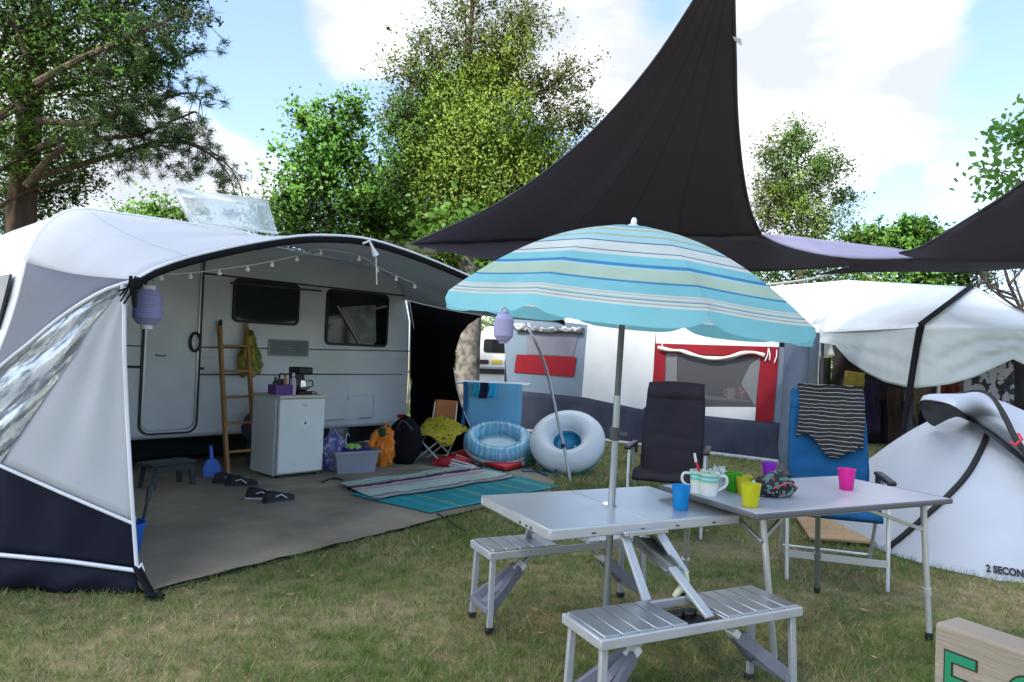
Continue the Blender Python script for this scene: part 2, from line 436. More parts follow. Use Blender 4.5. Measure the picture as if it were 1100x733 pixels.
# coloured lines along the side
mb = MB()
def band(p, q, th, out=.004, taper=True):
    (s0, z0), (s1, z1) = CV.sz(*p), CV.sz(*q)
    mb.prism([CV.P(s0, z0 - th / 2, 0), CV.P(s1, z1 - (th / 2 if not taper else th * .2), 0), CV.P(s1, z1 + (th / 2 if not taper else th * .2), 0), CV.P(s0, z0 + th / 2, 0)], CV.n * out)
band((60, 276), (434, 318), .018, taper=False)
band((80, 370.5), (441, 377.5), .012, .005, False)
band((90, 393), (219, 396), .026, .005, False)
band((300, 402), (433, 402.5), .02, .005)
band((190, 402.3), (300, 402.8), .013, .006, False)
mb.build('side_stripe', seal, caravan, smooth=False)
mb = MB(); band((80, 383), (441, 386), .006, .008, False); band((340, 425.5), (341, 425.6), .006)
mb.build('side_seam', cw2, caravan, smooth=False)
def panel(name, p0, p1, r, t, m, parent, out0=0., ring=None):
    (s0, z0), (s1, z1) = CV.sz(*p0), CV.sz(*p1)
    o = rrect(min(s0, s1), min(z0, z1), max(s0, s1), max(z0, z1), r)
    mb = MB()
    if ring:
        i = rrect(min(s0, s1) + ring, min(z0, z1) + ring, max(s0, s1) - ring, max(z0, z1) - ring, max(.004, r - ring))
        n = len(o)
        rows = [[CV.P(a, z, k) for a, z in q] for q, k in ((o, out0), (o, out0 + t), (i, out0 + t), (i, out0))]
        mb.grid(rows, closed=True)
    else: mb.prism([CV.P(a, z, out0) for a, z in o], CV.n * t)
    return mb.build(name, m, parent)
def rect_mid(p0, p1):
    return p0, p1
# door
dz0, dz1 = (148.5, 466.5), (219, 268)
door = panel('door', dz0, dz1, .1, .012, cw, caravan)
panel('door_frame', (147, 468.5), (220.5, 266), .11, .018, seal, door, 0, .02)
panel('door_trim', (149.5, 464), (217.6, 270), .1, .026, STEEL, door, .001, .018)
(s0, z0) = CV.sz(208.5, 367.5)
mb = MB(); mb.tube([CV.P(s0 + .052 * math.cos(t), z0 + .095 * math.sin(t), .03) for t in [2 * math.pi * k / 20 for k in range(20)]], .015, 8, closed=True)
mb.build('door_handle', BLACK, door)
(s0, z0) = CV.sz(172, 381)
mb = MB(); mb.tube([CV.P(s0 - .05, z0, .01), CV.P(s0 - .04, z0 - .01, .035), CV.P(s0 + .04, z0 - .01, .035), CV.P(s0 + .05, z0, .01)], .008, 6)
mb.build('grab_handle', STEEL, caravan)
# windows
for i, (p0, p1) in enumerate((((248.5, 346), (321.5, 306)), ((348, 370.5), (417, 317.5)))):
    wn = panel('window', p0, p1, .07, .03, seal, caravan, 0, .03)
    panel('pane', (p0[0] + 1.5, p0[1] - 1.5), (p1[0] - 1.5, p1[1] + 1.5), .06, .022, dglass, wn, .002)
    if i == 0: wn['label'] = 'smaller dark window nearer the door'
    else:
        wn['label'] = 'window with an open sash and pale curtain behind its glass'
        mb = MB()
        mb.prism(cvp([(364, 330), (402, 328), (402.5, 368), (383, 368.5)], .026), CV.n * .004)
        mb.build('curtain', mat('curtain_cloth', (.20, .22, .22), .6, var=.5, vscale=9), wn, smooth=False)
        mb = MB(); mb.bar(*cvp([(361, 329), (384, 369)], .035), .02, .02); mb.bar(*cvp([(366, 331), (389, 369)], .035), .008, .02)
        mb.build('stay_arm', mat('stay_grey', (.3, .31, .31), .4), wn, smooth=False)
# rain visor over the first window
mb = MB(); mb.bar(*cvp([(247, 304.2), (343, 312.8)], .03), .05, .018); mb.build('window_awning_strip', DARK, caravan)
# vent grille
vent = panel('vent_grille', (287.5, 382.5), (331.5, 366), .012, .014, mat('vent_grey', (.30, .34, .35), .5), caravan)
(s0, z0), (s1, z1) = CV.sz(290, 381), CV.sz(329.5, 367.5)
mb = MB()
for k in range(6):
    z = z0 + (z1 - z0) * (k + .5) / 6; mb.bar(CV.P(s0, z, .016), CV.P(s1, z + (CV.sz(329.5, 380.6)[1] - z0) * 0, .016), .018, .008, up=(CV.n + V((0, 0, .6))))
mb.build('louvre', mat('louvre_grey', (.2, .225, .23), .5), vent, smooth=False)
# service hatch
hatch = panel('service_hatch', (346.5, 452), (402, 424), .02, .01, cw2, caravan, 0, .012)
panel('hatch_panel', (348, 451), (400.5, 425), .015, .006, cw, hatch, .001)
s0, z0 = CV.sz(374.5, 427.5)
mb = MB(); mb.tube([CV.P(s0, z0, 0), CV.P(s0, z0, .022)], .028, 14); mb.build('hatch_lock', cw2, hatch)
for pq in ([(351, 451.5), (369, 450.3)], [(385, 449.5), (398, 448.5)]):
    mb = MB(); mb.bar(*cvp(pq, .016), .014, .014); mb.build('hatch_hinge', STEEL, hatch)
# tail lamp
mb = MB(); (s0, z0), (s1, z1) = CV.sz(426.5, 449), CV.sz(435, 445); mb.prism([CV.P(a, z, 0) for a, z in rrect(s0, z0, s1, z1, .01)], CV.n * .025)
mb.build('tail_lamp', mat('red_lens', (.45, .03, .01), .2), caravan)
# underside and wheels
mb = MB()
sA, sB = CV.sz(-10, 460)[0], CV.sz(436, 456)[0]
mb.prism([CV.P(sA, zlow + .01, -.35), CV.P(sB, zlow + .01, -.35), CV.P(sB, .1, -.35), CV.P(sA, .1, -.35)], CV.n * -1.4)
mb.build('chassis_shade_box', mat('underside_shade', (.008, .008, .009), .9), caravan, smooth=False)  # solid black box standing in for the shade underneath
mb = MB(); mb.prism([CV.P(sA, zlow + .01, -2.05), CV.P(sB, zlow + .01, -2.05), CV.P(sB, .0, -2.05), CV.P(sA, .0, -2.05)], CV.n * -.02)
mb.build('far_light_block', BLACK_FAB, caravan, smooth=False)  # unseen sheet added to stop light coming through under the caravan
sw = CV.sz(368, 470)[0]
Mx = Matrix.Translation(CV.P(sw, .31, -.17)) @ Matrix((CV.u, V((0, 0, 1)), CV.n)).transposed().to_4x4()
mb = MB(Mx); mb.lathe([(.19, -.09), (.29, -.09), (.31, -.05), (.31, .05), (.29, .09), (.19, .09)], n=28)
wh = mb.build('wheel', mat('tyre_rubber', (.015, .015, .015), .9), caravan)
mb = MB(Mx); mb.lathe([(.03, .095), (.08, .10), (.17, .085), (.19, .07)], n=24); mb.build('rim', STEEL, wh)
# near end with its dark window
eu = -CV.u
sL = CV.sz(19, 320)[0]
# roof hatch: clear lid standing open
rh = clear_mat('hatch_acrylic', (.88, .94, .93), .52, .22, .6)
d0 = 7.75
pts = [at(206, 239, d0 - .1), at(233, 241.5, d0 - .25), at(297, 251, d0 + .5), at(285, 219, d0 + .55), at(278, 214.5, d0 + .5), at(200, 203.5, d0 - .05), at(191, 203, d0 - .1), at(189, 206, d0 - .1)]
mb = MB()
A, B_, C_, D_ = at(210, 240, d0 - .2), at(297, 251, d0 + .55), at(287, 215, d0 + .65), at(190, 203, d0 - .1)
dirn = (CV.n * -.12)
rows = []
for k in range(5):
    t = k / 4; rows.append([A.lerp(D_, t) + dirn * 0, A.lerp(D_, t).lerp(B_.lerp(C_, t), .5) + CV.n * .03, B_.lerp(C_, t)])
mb.grid(rows)
# short returning rim of the lid
rim = [A, D_, C_, B_]
back = -CV.n * .10 - V((0, 0, .02))
for p, q in zip(rim, rim[1:]): mb.add([p, q, q + back, p + back], [(0, 1, 2, 3)])
rho = mb.build('roof_hatch', rh, caravan, solid=.006)
mb = MB(); mb.tube([A, D_, C_, B_], .008, 6); mb.tube([A + CV.n * .03, B_ + CV.n * .03], .016, 6)
mb.build('hatch_rim', cw2, rho)
mb = MB(); st = CV.n * -.35 - V((0, 0, .25))
for t in (.12, .9): mb.bar(A.lerp(B_, t).lerp(D_.lerp(C_, t), .75), A.lerp(B_, t) + st, .02, .02)
mb.build('lid_stay', STEEL, rho)
# end wall window
ec = CV.P(CV.sz(22, 305)[0] - .0, 0, 0)
mb = MB()
e0 = CV.P(CV.sz(21, 315)[0], 0, 0)
zc, zt = CV.sz(21, 352)[1], CV.sz(24, 296)[1]
for (o0, o1, zz0, zz1, ex, nm_, m_) in ((.25, 1.9, zc - .02, zt + .02, .02, 'end_window', seal),):
    sl0, sl1 = CV.sz(9, 352)[0], CV.sz(24, 297)[0]
    q = [e0 * 0 + CV.P(sl0, zz0, -o0) + eu * ex, CV.P(sl1, zz1, -o0) + eu * ex, CV.P(sl1, zz1, -o1) + eu * ex, CV.P(sl0, zz0, -o1) + eu * ex]
    mb.prism(q, eu * .02)
mb.build('end_window', dglass, caravan, smooth=False)

# ================================================================== AWNING on the caravan
aw_out = mat('awning_canvas', (.68, .70, .73), .8, var=.06, vscale=1.5, bump=.2, bscale=2.5, trans=.34, spec=.2)
aw_in = mat('awning_lining', (.62, .65, .64), .85, var=.05, trans=.55)
aw_grey = mat('awning_grey_canvas', (.075, .085, .115), .75, var=.05, bump=.2, bscale=4)
piping = mat('white_piping', (.75, .77, .8), .6)
C1 = at(148, 300, 3.93); C2 = C1 + V((2.96, 3.52, 0))
AR = Wall(C1, C2)
arch_px = [(148, 300), (165, 290.5), (200, 278.5), (250, 266.5), (300, 257.5), (340, 254), (390, 257), (430, 268), (470, 283), (508, 299.5), (560, 323), (606, 345)]
arch = smooth_curve([AR.px(*p) for p in arch_px], 40)
awning = thing('awning', 'white and grey caravan awning with an arched front and a navy-hemmed side wing', 'awning', V((arch[20].x, arch[20].y, 0)))
r_left_low = smooth_curve([CV.px(*p, out=.02) for p in [(-30, 440), (-8, 395), (8, 355), (19, 320), (28, 282)]], 9)
r_left_up = smooth_curve([CV.px(*p, out=.02) for p in [(28, 282), (36, 262), (46, 246), (60, 233), (75, 226.5), (92, 225)]], 10)
r_top = resample([CV.px(92, 225, .02), CV.px(250, 248, .02), CV.px(406, 286, .02)], 30)
r_right = smooth_curve([CV.px(*p, out=.02) for p in [(406, 286), (420, 293), (430, 304), (437, 322)]], 6)
railc = r_left_up + r_top[1:] + r_right[1:]
nL = len(r_left_up); nT = len(railc)
archc = []
for i in range(nT):
    if i < nL: t = .10 * (i / nL) ** 2
    else: t = .10 + .90 * (i - nL) / (nT - 1 - nL)
    archc.append(arch[min(39, int(t * 39))].lerp(arch[min(39, int(t * 39) + 1)], t * 39 - int(t * 39)))
def roof_rows(dz, n=12, hang=0.):
    rows = []
    for k in range(n + 1):
        t = k / n
        rows.append([a.lerp(b, t) + V((0, 0, dz - .05 * math.sin(math.pi * t))) + CV.n * 0 for a, b in zip(railc, archc)])
    rows.insert(0, [p - CV.n * .09 + V((0, 0, .02 + dz)) for p in railc])
    return rows
mb = MB(); mb.grid(roof_rows(0)); mb.build('roof_sheet', aw_out, awning, solid=.004)
rr0 = roof_rows(.004)
mb = MB()
for c_ in (9, 17, 25): mb.tube([r[c_] for r in rr0[1:]], .0035, 5)
mb.build('seam', mat('seam_thread_grey', (.42, .44, .47), .8), awning)
mb = MB()
rr = roof_rows(-.02)
mb.grid([r[nL + 2:] for r in rr[:-1]] + [[p - V((0, 0, .03)) for p in archc[nL + 2:]]])
mb.build('lining', aw_in, awning)
# grey end panel between rail and wing
AP = AR.px(148, 301)                                  # top of the front pole
WG = Wall(gr(150, 636), gr(0, 634))                     # plane of the wing
wing_top = smooth_curve([WG.px(*p) for p in [(146, 301.5), (118, 310), (90, 325), (60, 346), (30, 371), (0, 395.5), (-60, 450), (-120, 515), (-190, 600)]], 30)
mb = MB()
lo = r_left_low[::-1]; lo = [r_left_up[0]] + lo[1:]
lo = resample([r_left_up[0]] + lo + [CV.P(CV.sz(-34, 462)[0], .02, .05)], 16)
wt16 = resample(wing_top, 16); wt16[0] = AP
mb.grid([[a.lerp(b, k / 8) - V((0, 0, .03 * math.sin(math.pi * k / 8))) for a, b in zip(lo, wt16)] for k in range(9)])
mb.build('end_panel', aw_grey, awning, solid=.003)
# black bead and white piping along the arch
mb = MB(); mb.grid([[p + V((0, 0, .0)) + AR.n * .004 for p in arch], [p - V((0, 0, .045)) + AR.n * .006 for p in arch]])
mb.build('front_bead', BLACK_FAB, awning, solid=.012)
mb = MB(); mb.tube([p + V((0, 0, .008)) for p in arch], .011, 6); mb.build('edge_piping', piping, awning)
mb = MB(); mb.tube([p + CV.n * .01 + V((0, 0, .004)) for p in r_left_low + r_left_up[1:] + r_top[1:]], .016, 6); mb.build('rail_piping', piping, awning)

# the wing: clear strip, white panel, navy foot, skirt
def wing_panel(name, left, right, m, n=22, k=16, amp=.02, folds=5, out=0., solid=.003, fan=True):
    l, r = smooth_curve([WG.px(*p) for p in left], n), smooth_curve([WG.px(*p) for p in right], n)
    rows = []
    for i in range(n):
        row = []
        for j in range(k + 1):
            u = j / k; a = amp * (math.sin(math.pi * min(1, .08 + .92 * i / (n - 1))) * (.3 + i / (n - 1)) if fan else math.sin(math.pi * i / (n - 1))) * math.sin(math.pi * u) * math.sin(u * math.pi * folds + .4)
            row.append(l[i].lerp(r[i], u) + WG.n * (out + a))
        rows.append(row)
    mb = MB(); mb.grid(rows); return mb.build(name, m, awning, solid=solid)
wing_white = wing_panel('wing_panel', [(139, 309), (124, 319), (97, 349), (79, 377), (0, 498)], [(140, 309), (136, 340), (136.5, 400), (140, 480), (145, 562)], aw_out, amp=.018, folds=4)
wing_navy = wing_panel('wing_foot', [(0, 499), (0, 530), (0, 560), (0, 594)], [(145, 562), (146, 575), (147, 590), (148, 611)],
                       mat('awning_navy_canvas', (.010, .012, .024), .75, spec=.15, var=.15, bump=.35, bscale=4), n=10, amp=.02, folds=5, fan=False)
wing_panel('wing_foot_end', [(-190, 600), (-120, 520), (-50, 470), (0, 499)][0:3] + [(-40, 470)], [(-188, 604), (-120, 600), (-40, 594), (0, 594)], aw_grey, n=10, k=6, amp=.0, out=-.01)
mb = MB(); mb.poly([WG.px(*p, out=-.004) for p in [(0.3, 499), (0.3, 594), (-60, 592), (-188, 602), (-120, 560), (-60, 520)]])
mb.build('wing_foot_side', bpy.data.materials['awning_navy_canvas'], awning, solid=.003)
sk_t = resample([WG.px(*p) for p in [(-188, 600), (-60, 592), (0, 594), (148, 611)]], 24)
sk_b = resample([gr(-190, 640) , gr(-60, 637), gr(0, 634), gr(90, 637), gr(156, 637)], 24)
mb = MB(); mb.grid([[a.lerp(b, k / 5) + WG.n * (.03 * math.sin(math.pi * k / 5) + .018 * math.sin(j * 1.3 + k)) for j, (a, b) in enumerate(zip(sk_t, sk_b))] for k in range(6)])
mb.build('ground_skirt', bpy.data.materials['awning_navy_canvas'], awning, solid=.003)
vinyl = clear_mat('clear_vinyl', (.70, .75, .82), .28, .12, .72, bump=.22, bscale=3, stretch=(4, 4, .6), streak=-44, gloss=(.82, .90, 1.0), dcol=(.72, .78, .88))  # milky white and streaks stand in for reflections on the film
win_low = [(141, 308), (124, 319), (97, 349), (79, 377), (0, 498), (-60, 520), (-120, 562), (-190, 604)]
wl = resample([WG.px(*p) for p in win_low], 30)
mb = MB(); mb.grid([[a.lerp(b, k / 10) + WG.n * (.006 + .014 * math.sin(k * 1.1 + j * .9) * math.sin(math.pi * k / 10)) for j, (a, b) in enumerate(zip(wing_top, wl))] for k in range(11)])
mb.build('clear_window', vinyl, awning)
# crumpled strip along the window's lower side, its streaks standing in for reflections
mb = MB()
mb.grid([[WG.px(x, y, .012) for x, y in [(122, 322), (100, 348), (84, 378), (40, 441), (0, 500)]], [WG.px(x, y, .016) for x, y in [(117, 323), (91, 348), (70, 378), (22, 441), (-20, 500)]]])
mb.build('window_reflection_strip', clear_mat('vinyl_reflection', (.5, .52, .58), .4, .14, .5, bump=.4, bscale=6, stretch=(3, 3, .8), streak=-44, gloss=(.7, .8, .95), dcol=(.55, .6, .7)), awning)
mb = MB(); mb.tube([p + WG.n * .012 for p in wing_top], .009, 6)
mb.tube([WG.px(x, y, .014) for x, y in [(133, 307), (134.5, 330), (135, 380), (138, 450), (142, 520), (145.5, 570), (148.5, 611)]], .010, 6)
mb.tube([WG.px(x, y, .014) for x, y in [(-30, 486), (0, 499), (70, 530), (145, 562)]], .009, 6)
mb.tube([WG.px(x, y, .03) for x, y in [(-60, 592), (0, 594), (75, 601), (148, 611)]], .011, 6)
mb.build('wing_piping', piping, awning)
mb = MB()
random.seed(3)
for k in range(14):
    x0, y0 = 146 + random.uniform(-3, 5), 300 + random.uniform(-3, 8)
    mb.bar(WG.px(x0, y0, .03), WG.px(x0 + random.uniform(-22, 4), y0 + random.uniform(4, 24), .035 + .01 * random.random()), .016, .006)
mb.blob(WG.px(149, 306, .03), (.03, .02, .035), .4, 3, 2)
mb.build('corner_strap', BLACK_FAB, awning)
mb = MB(); mb.bar(WG.px(148, 607, .01), gr(165, 643), .035, .008); mb.bar(WG.px(146, 607, .02), gr(161, 642, .03), .02, .008); mb.blob(gr(166, 641, .012), (.05, .03, .02), .4, 3, 5)
mb.build('peg_strap', BLACK_FAB, awning)
mb = MB(); mb.tube([WG.px(149, 611, .02), WG.px(152, 606, .0), WG.px(154, 613, .0), WG.px(150, 616, .02)], .009, 6); mb.build('peg_ring', piping, awning)
# hanging toggle at the arch's crown
mb = MB(); a = AR.px(395, 259, .02); b = AR.px(401, 275, .03)
mb.tube([a, a.lerp(b, .5), b], [.008, .012, .026], 10); mb.tube([b, AR.px(403, 306, .02)], .004, 5); mb.tube([AR.px(388, 262, .02), a], .008, 6)
mb.build('tie_cord', WHITE_PL, awning)
# far side wall, black inside
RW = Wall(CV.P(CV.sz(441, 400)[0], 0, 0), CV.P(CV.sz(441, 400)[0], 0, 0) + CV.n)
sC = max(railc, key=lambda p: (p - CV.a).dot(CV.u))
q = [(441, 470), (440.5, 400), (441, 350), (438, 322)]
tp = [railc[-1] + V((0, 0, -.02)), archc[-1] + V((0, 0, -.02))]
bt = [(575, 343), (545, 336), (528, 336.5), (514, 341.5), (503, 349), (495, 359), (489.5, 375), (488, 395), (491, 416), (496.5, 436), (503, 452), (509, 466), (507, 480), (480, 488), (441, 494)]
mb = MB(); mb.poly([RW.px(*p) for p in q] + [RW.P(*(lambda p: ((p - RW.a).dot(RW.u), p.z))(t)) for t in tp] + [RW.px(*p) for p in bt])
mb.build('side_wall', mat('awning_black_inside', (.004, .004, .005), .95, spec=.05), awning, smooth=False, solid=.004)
mb = MB(); mb.tube([CV.px(*p, out=.03) for p in [(437.5, 320), (443, 352), (444.5, 386), (438, 425), (433, 458)]], .006, 6); mb.tube([RW.px(*p, out=.01) for p in [(488, 395), (491, 416), (496.5, 436), (503, 452), (509, 466)]], .006, 5)
mb.build('side_wall_piping', piping, awning)

# string of bulbs under the arch
sl = thing('string_lights', 'string of small white bulbs looped under the awning arch', 'string lights', AR.px(320, 280, -.3))
bp = [(197, 296.5), (229, 295), (261, 291), (291.5, 287), (318, 282), (345, 276), (371, 269), (412, 276), (432, 288.5), (452, 298.5), (472, 307)]
mb = MB(); mb.tube(smooth_curve([AR.px(x, y - 4, -.3) for x, y in [(176, 293)] + bp], 60), .003, 5); mb.build('wire', mat('wire_white', (.6, .6, .58), .6), sl)
bm_ = mat('bulb_plastic', (.85, .85, .82), .3)
for i, (x, y) in enumerate(bp):
    c = AR.px(x, y, -.3); mb = MB(); mb.lathe([(.005, .024), (.008, .014), (.016, .0), (.013, -.012), (.003, -.018)], c, 10); mb.build('bulb', bm_, sl)
# ================================================================== things under and before the awning
cu = CV.u; cn = CV.n                                     # along the caravan, and out from it
def cframe(o, rot=0.):
    y = Matrix.Rotation(rot, 3, 'Z') @ (-cn)
    return frame(V((o.x, o.y, 0)), y)                    # +y into the caravan, +x along it
# ground sheet
pts = [gr(*p) for p in SHEET_PX] + [CV.P(CV.sz(437, 456)[0] + .5, 0, -.1), CV.P(CV.sz(437, 456)[0] + .3, 0, -2.0), CV.P(CV.sz(60, 456)[0], 0, -2.0), CV.P(CV.sz(60, 456)[0], 0, .3), gr(140, 606)]
SHEET_XY = [(p.x, p.y) for p in pts]
dense = []
for i, p in enumerate(pts):
    q = pts[(i + 1) % len(pts)]; n = max(1, int((q - p).length / .12))
    for k in range(n):
        r = p.lerp(q, k / n); wob = .025 * mnoise.noise(r * 3.0) if i < 9 else 0
        dense.append(V((r.x + wob, r.y + wob, .008)))
sheet_m = mat('worn_grey_sheet', (.25, .215, .16), .85, var=.25, vscale=1.6, bump=.6, bscale=4, col2=(.36, .31, .22), c2scale=1.3, c2pos=(.4, .7), spec=.25)
mb = MB(); mb.poly(dense); gs = mb.build('ground_sheet', sheet_m, loc=(pts[0].x, pts[0].y, 0), smooth=False, solid=.006, off=0)
tag(gs, 'worn grey-brown ground sheet spread on the grass under the awning', 'ground sheet')
mb = MB(); edge = [p for p in dense[: int(len(dense) * .62)]]
fe = [V((p.x, p.y, .014 + .008 * mnoise.noise(p * 6))) for p in dense if True][:int(sum((pts[i + 1] - pts[i]).length for i in range(7)) / .12) - 2]
mb.tube(fe, [.006 + .006 * abs(mnoise.noise(p * 4)) for p in fe], 6); mb.build('rolled_edge', BLACK_FAB, gs)

# fridge
fo = gr(297, 516.5); M = cframe(fo)
fw, fd, fh = .515, .52, .815
fr_m = mat('fridge_enamel', (.74, .78, .76), .35, var=.04, coat=.2)
fr = thing('fridge', 'small white undercounter fridge with a round sticker on its door', 'fridge', fo)
mb = MB(M); mb.box((fw / 2, .05 + fd / 2, fh / 2 + .015), (fw, fd - .05, fh - .03)); mb.build('body', fr_m, fr, bevel=.012)
mb = MB(M); mb.box((fw / 2, .02, fh / 2 + .02), (fw, .045, fh - .07)); dr = mb.build('door', fr_m, fr, bevel=.012)
mb = MB(M); mb.box((fw / 2, fd / 2 + .01, fh + .005), (fw + .012, fd + .02, .03)); mb.build('top', mat('cream_worktop', (.62, .58, .44), .45, var=.06), fr, bevel=.006)
mb = MB(M); mb.box((fw / 2, .046, fh / 2 + .02), (fw - .02, .012, fh - .09)); mb.build('door_seal', mat('seal_grey', (.25, .26, .25), .7), fr, smooth=False)
mb = MB(M); mb.lathe([(.055, 0), (.055, .003)], n=26); sticker_M = M @ Matrix.Translation((fw * .56, -.0035, fh * .70)) @ Matrix.Rotation(R(90), 4, 'X')
mb = MB(sticker_M); mb.lathe([(.054, -.001), (.054, .002)], n=28); st = mb.build('sticker', mat('sticker_white', (.82, .84, .84), .5), dr)
mb = MB(sticker_M); mb.lathe([(.010, .002), (.012, .0035), (.009, .0045)], (0, -.018, 0), 10); mb.box((0, .0, .003), (.004, .02, .002)); mb.build('mark', BLACK, st)
mb = MB(M); mb.box((fw * .54, -.005, fh * .9), (.05, .004, .014)); mb.build('badge', STEEL, dr)
mb = MB(M)
for x in (.05, fw - .05):
    for y in (.06, fd - .06): mb.lathe([(.02, 0), (.02, .03)], (x, y, 0), 10)
mb.build('foot', BLACK, fr)
def on_fridge(x, y): return M @ V((x, y, fh + .02))
# coffee maker
o = on_fridge(.34, .2); Mc = frame(o, -cn); Mc.translation = o
cmk = thing('coffee_maker', 'black drip coffee maker with its glass jug on the fridge', 'coffee maker', o)
mb = MB(Mc); mb.box((0, 0, .015), (.16, .22, .03)); mb.box((0, .08, .14), (.15, .07, .25)); mb.box((0, .01, .245), (.165, .21, .07)); mb.build('body', BLACK, cmk, bevel=.012)
mb = MB(Mc); mb.lathe([(.045, .032), (.06, .05), (.062, .09), (.048, .14), (.05, .15)], (0, -.025, 0), 18); cj = mb.build('carafe', clear_mat('coffee_glass', (.10, .08, .07), .45, .03, 0), cmk)
mb = MB(Mc); mb.tube([(.055, -.05, .14), (.10, -.06, .14), (.108, -.06, .09), (.06, -.045, .06)], .008, 6); mb.build('handle', BLACK, cj)
# bottles and caddy
def bottle(o, h, r, m, capm, label, cat='bottle', name='bottle'):
    t = thing(name, label, cat, o)
    mb = MB(); mb.lathe([(r, 0), (r, h * .62), (r * .85, h * .72), (r * .4, h * .8), (r * .4, h * .88)], o, 14); mb.build('body', m, t)
    mb = MB(); mb.lathe([(r * .5, h * .87), (r * .5, h)], o, 12); mb.build('cap', capm, t)
    return t
lilac_pl = mat('pale_lilac_plastic', (.55, .48, .56), .4)
bottle(on_fridge(.21, .13), .22, .032, lilac_pl, WHITE_PL, 'pale pinkish-white squeeze bottle beside the coffee maker')
pur = mat('purple_plastic', (.11, .03, .22), .45)
o = on_fridge(.095, .17); Mc = frame(o, -cn); Mc.translation = o
cad = thing('kitchen_caddy', 'purple caddy packed with condiments at the left of the fridge top', 'caddy', o)
mb = MB(Mc); mb.box((0, 0, .004), (.19, .15, .008))
for s in (-1, 1): mb.box((0, s * .073, .05), (.19, .006, .1)); mb.box((s * .093, 0, .05), (.006, .15, .1))
mb.build('tray', pur, cad, smooth=False)
for i, (x, y, h, c, lb) in enumerate(((-.06, .0, .17, (.02, .02, .03), 'dark jar in the purple caddy, nearest the ladder'), (.0, -.03, .15, (.04, .012, .02), 'dark red jar standing mid purple caddy'), (.055, .02, .2, (.55, .20, .03), 'orange sauce bottle in the purple caddy'), (.01, .05, .19, (.05, .05, .055), 'dark bottle at the rear of the purple caddy'))):
    c = mat('jar_%s' % 'abcd'[i], c, .3); c.name = ('dark_jar', 'red_jar', 'orange_sauce', 'dark_bottle')[i]
    bottle(Mc @ V((x, y, .0081)), h, .025, c, BLACK if i != 2 else mat('rust_cap', (.3, .08, .02), .4), lb)
mb = MB(); mb.tube(smooth_curve([on_fridge(.37, .3), on_fridge(.44, .15) + V((0, 0, .03)), on_fridge(.48, .1) + V((0, 0, .01)), on_fridge(.475, .3), on_fridge(.46, .44)], 16), .004, 5)
tag(mb.build('power_cord', BLACK), 'thin black power cord trailing over the fridge top', 'cord')

# ladder leaning on the caravan
wood = mat('ladder_pine', (.40, .20, .07), .6, var=.25, vscale=5, stretch=(6, 6, 1), bump=.1, bscale=20)
lb0, lt0 = gr(244.5, 513), CV.px(234, 348, .035)
lb1, lt1 = gr(276, 509.5), CV.px(262.5, 349, .035)
ld_ = thing('wooden_ladder', 'narrow orange-brown wooden ladder leaning against the caravan side', 'ladder', (lb0 + lb1) / 2)
for a, b in ((lb0, lt0), (lb1, lt1)):
    mb = MB(); mb.bar(a, b, .035, .055, up=cn); mb.build('rail', wood, ld_, bevel=.006)
for y in (373, 401.5, 430, 458, 487.5):
    t = (513 - y) / 165; mb = MB(); mb.bar(lb0.lerp(lt0, t), lb1.lerp(lt1, t), .025, .04, up=cn); mb.build('rung', wood, ld_, bevel=.004)
mb = MB(); mb.blob(lt0 + cn * .02, (.022, .022, .05), .3, 3, 2, 2); mb.build('end_cap', BLACK, ld_)
# net bag hanging on it
bm_y = mat('yellow_net', (.42, .33, .04), .6, var=.5, vscale=14, bump=.8, bscale=26, col2=(.10, .14, .03), c2scale=7, c2pos=(.5, .6))
bc = CV.px(264, 386, .10)
bag = thing('net_bag', 'yellow-green net bag of lumpy contents hanging from the ladder top', 'bag', bc - V((0, 0, .2)))
mb = MB(); mb.blob(bc - V((0, 0, .02)), (.125, .11, .175), .35, 2.6, 4, 4); mb.blob(bc + V((-.01, 0, .15)), (.07, .06, .16), .3, 3, 6, 3); mb.build('body', bm_y, bag)
mb = MB(); mb.tube([bc + V((-.01, 0, .26)), CV.px(262, 352, .06), CV.px(262.5, 347.5, .05)], .02, 8); mb.build('strap', bm_y, bag)
for k, (dx, dz, c) in enumerate(((.03, -.1, (.45, .36, .10)), (-.04, -.04, (.08, .2, .03)), (.04, .03, (.12, .22, .04)), (-.02, -.15, (.40, .30, .08)))):
    mb = MB(); mb.blob(bc + cu * dx + cn * .075 + V((0, 0, dz)), (.05, .05, .05), .1, 2, k, 3)
    mm_ = mat('produce', c, .5, var=.3, vscale=20); mb.build('produce', mm_, bag)
# grey bag behind the ladder
c = CV.P(CV.sz(268, 455)[0] + .05, .5, .14)
fl = thing('wheel_bag', 'dark grey bag with white piping tucked behind the ladder', 'bag', V((c.x, c.y, 0)))
mb = MB(); mb.blob(V((c.x, c.y, .42)), (.2, .12, .2), .1, 2, 9); mb.build('body', aw_grey, fl)
mb = MB(); mb.tube(smooth_curve([CV.px(261, 458, .2), CV.px(267, 446, .2), CV.px(276, 437, .2)], 10), .008, 6); mb.build('piping', piping, fl)
mb = MB(); mb.box((c.x, c.y, .12), (.22, .14, .24)); mb.build('base', DARK, fl)

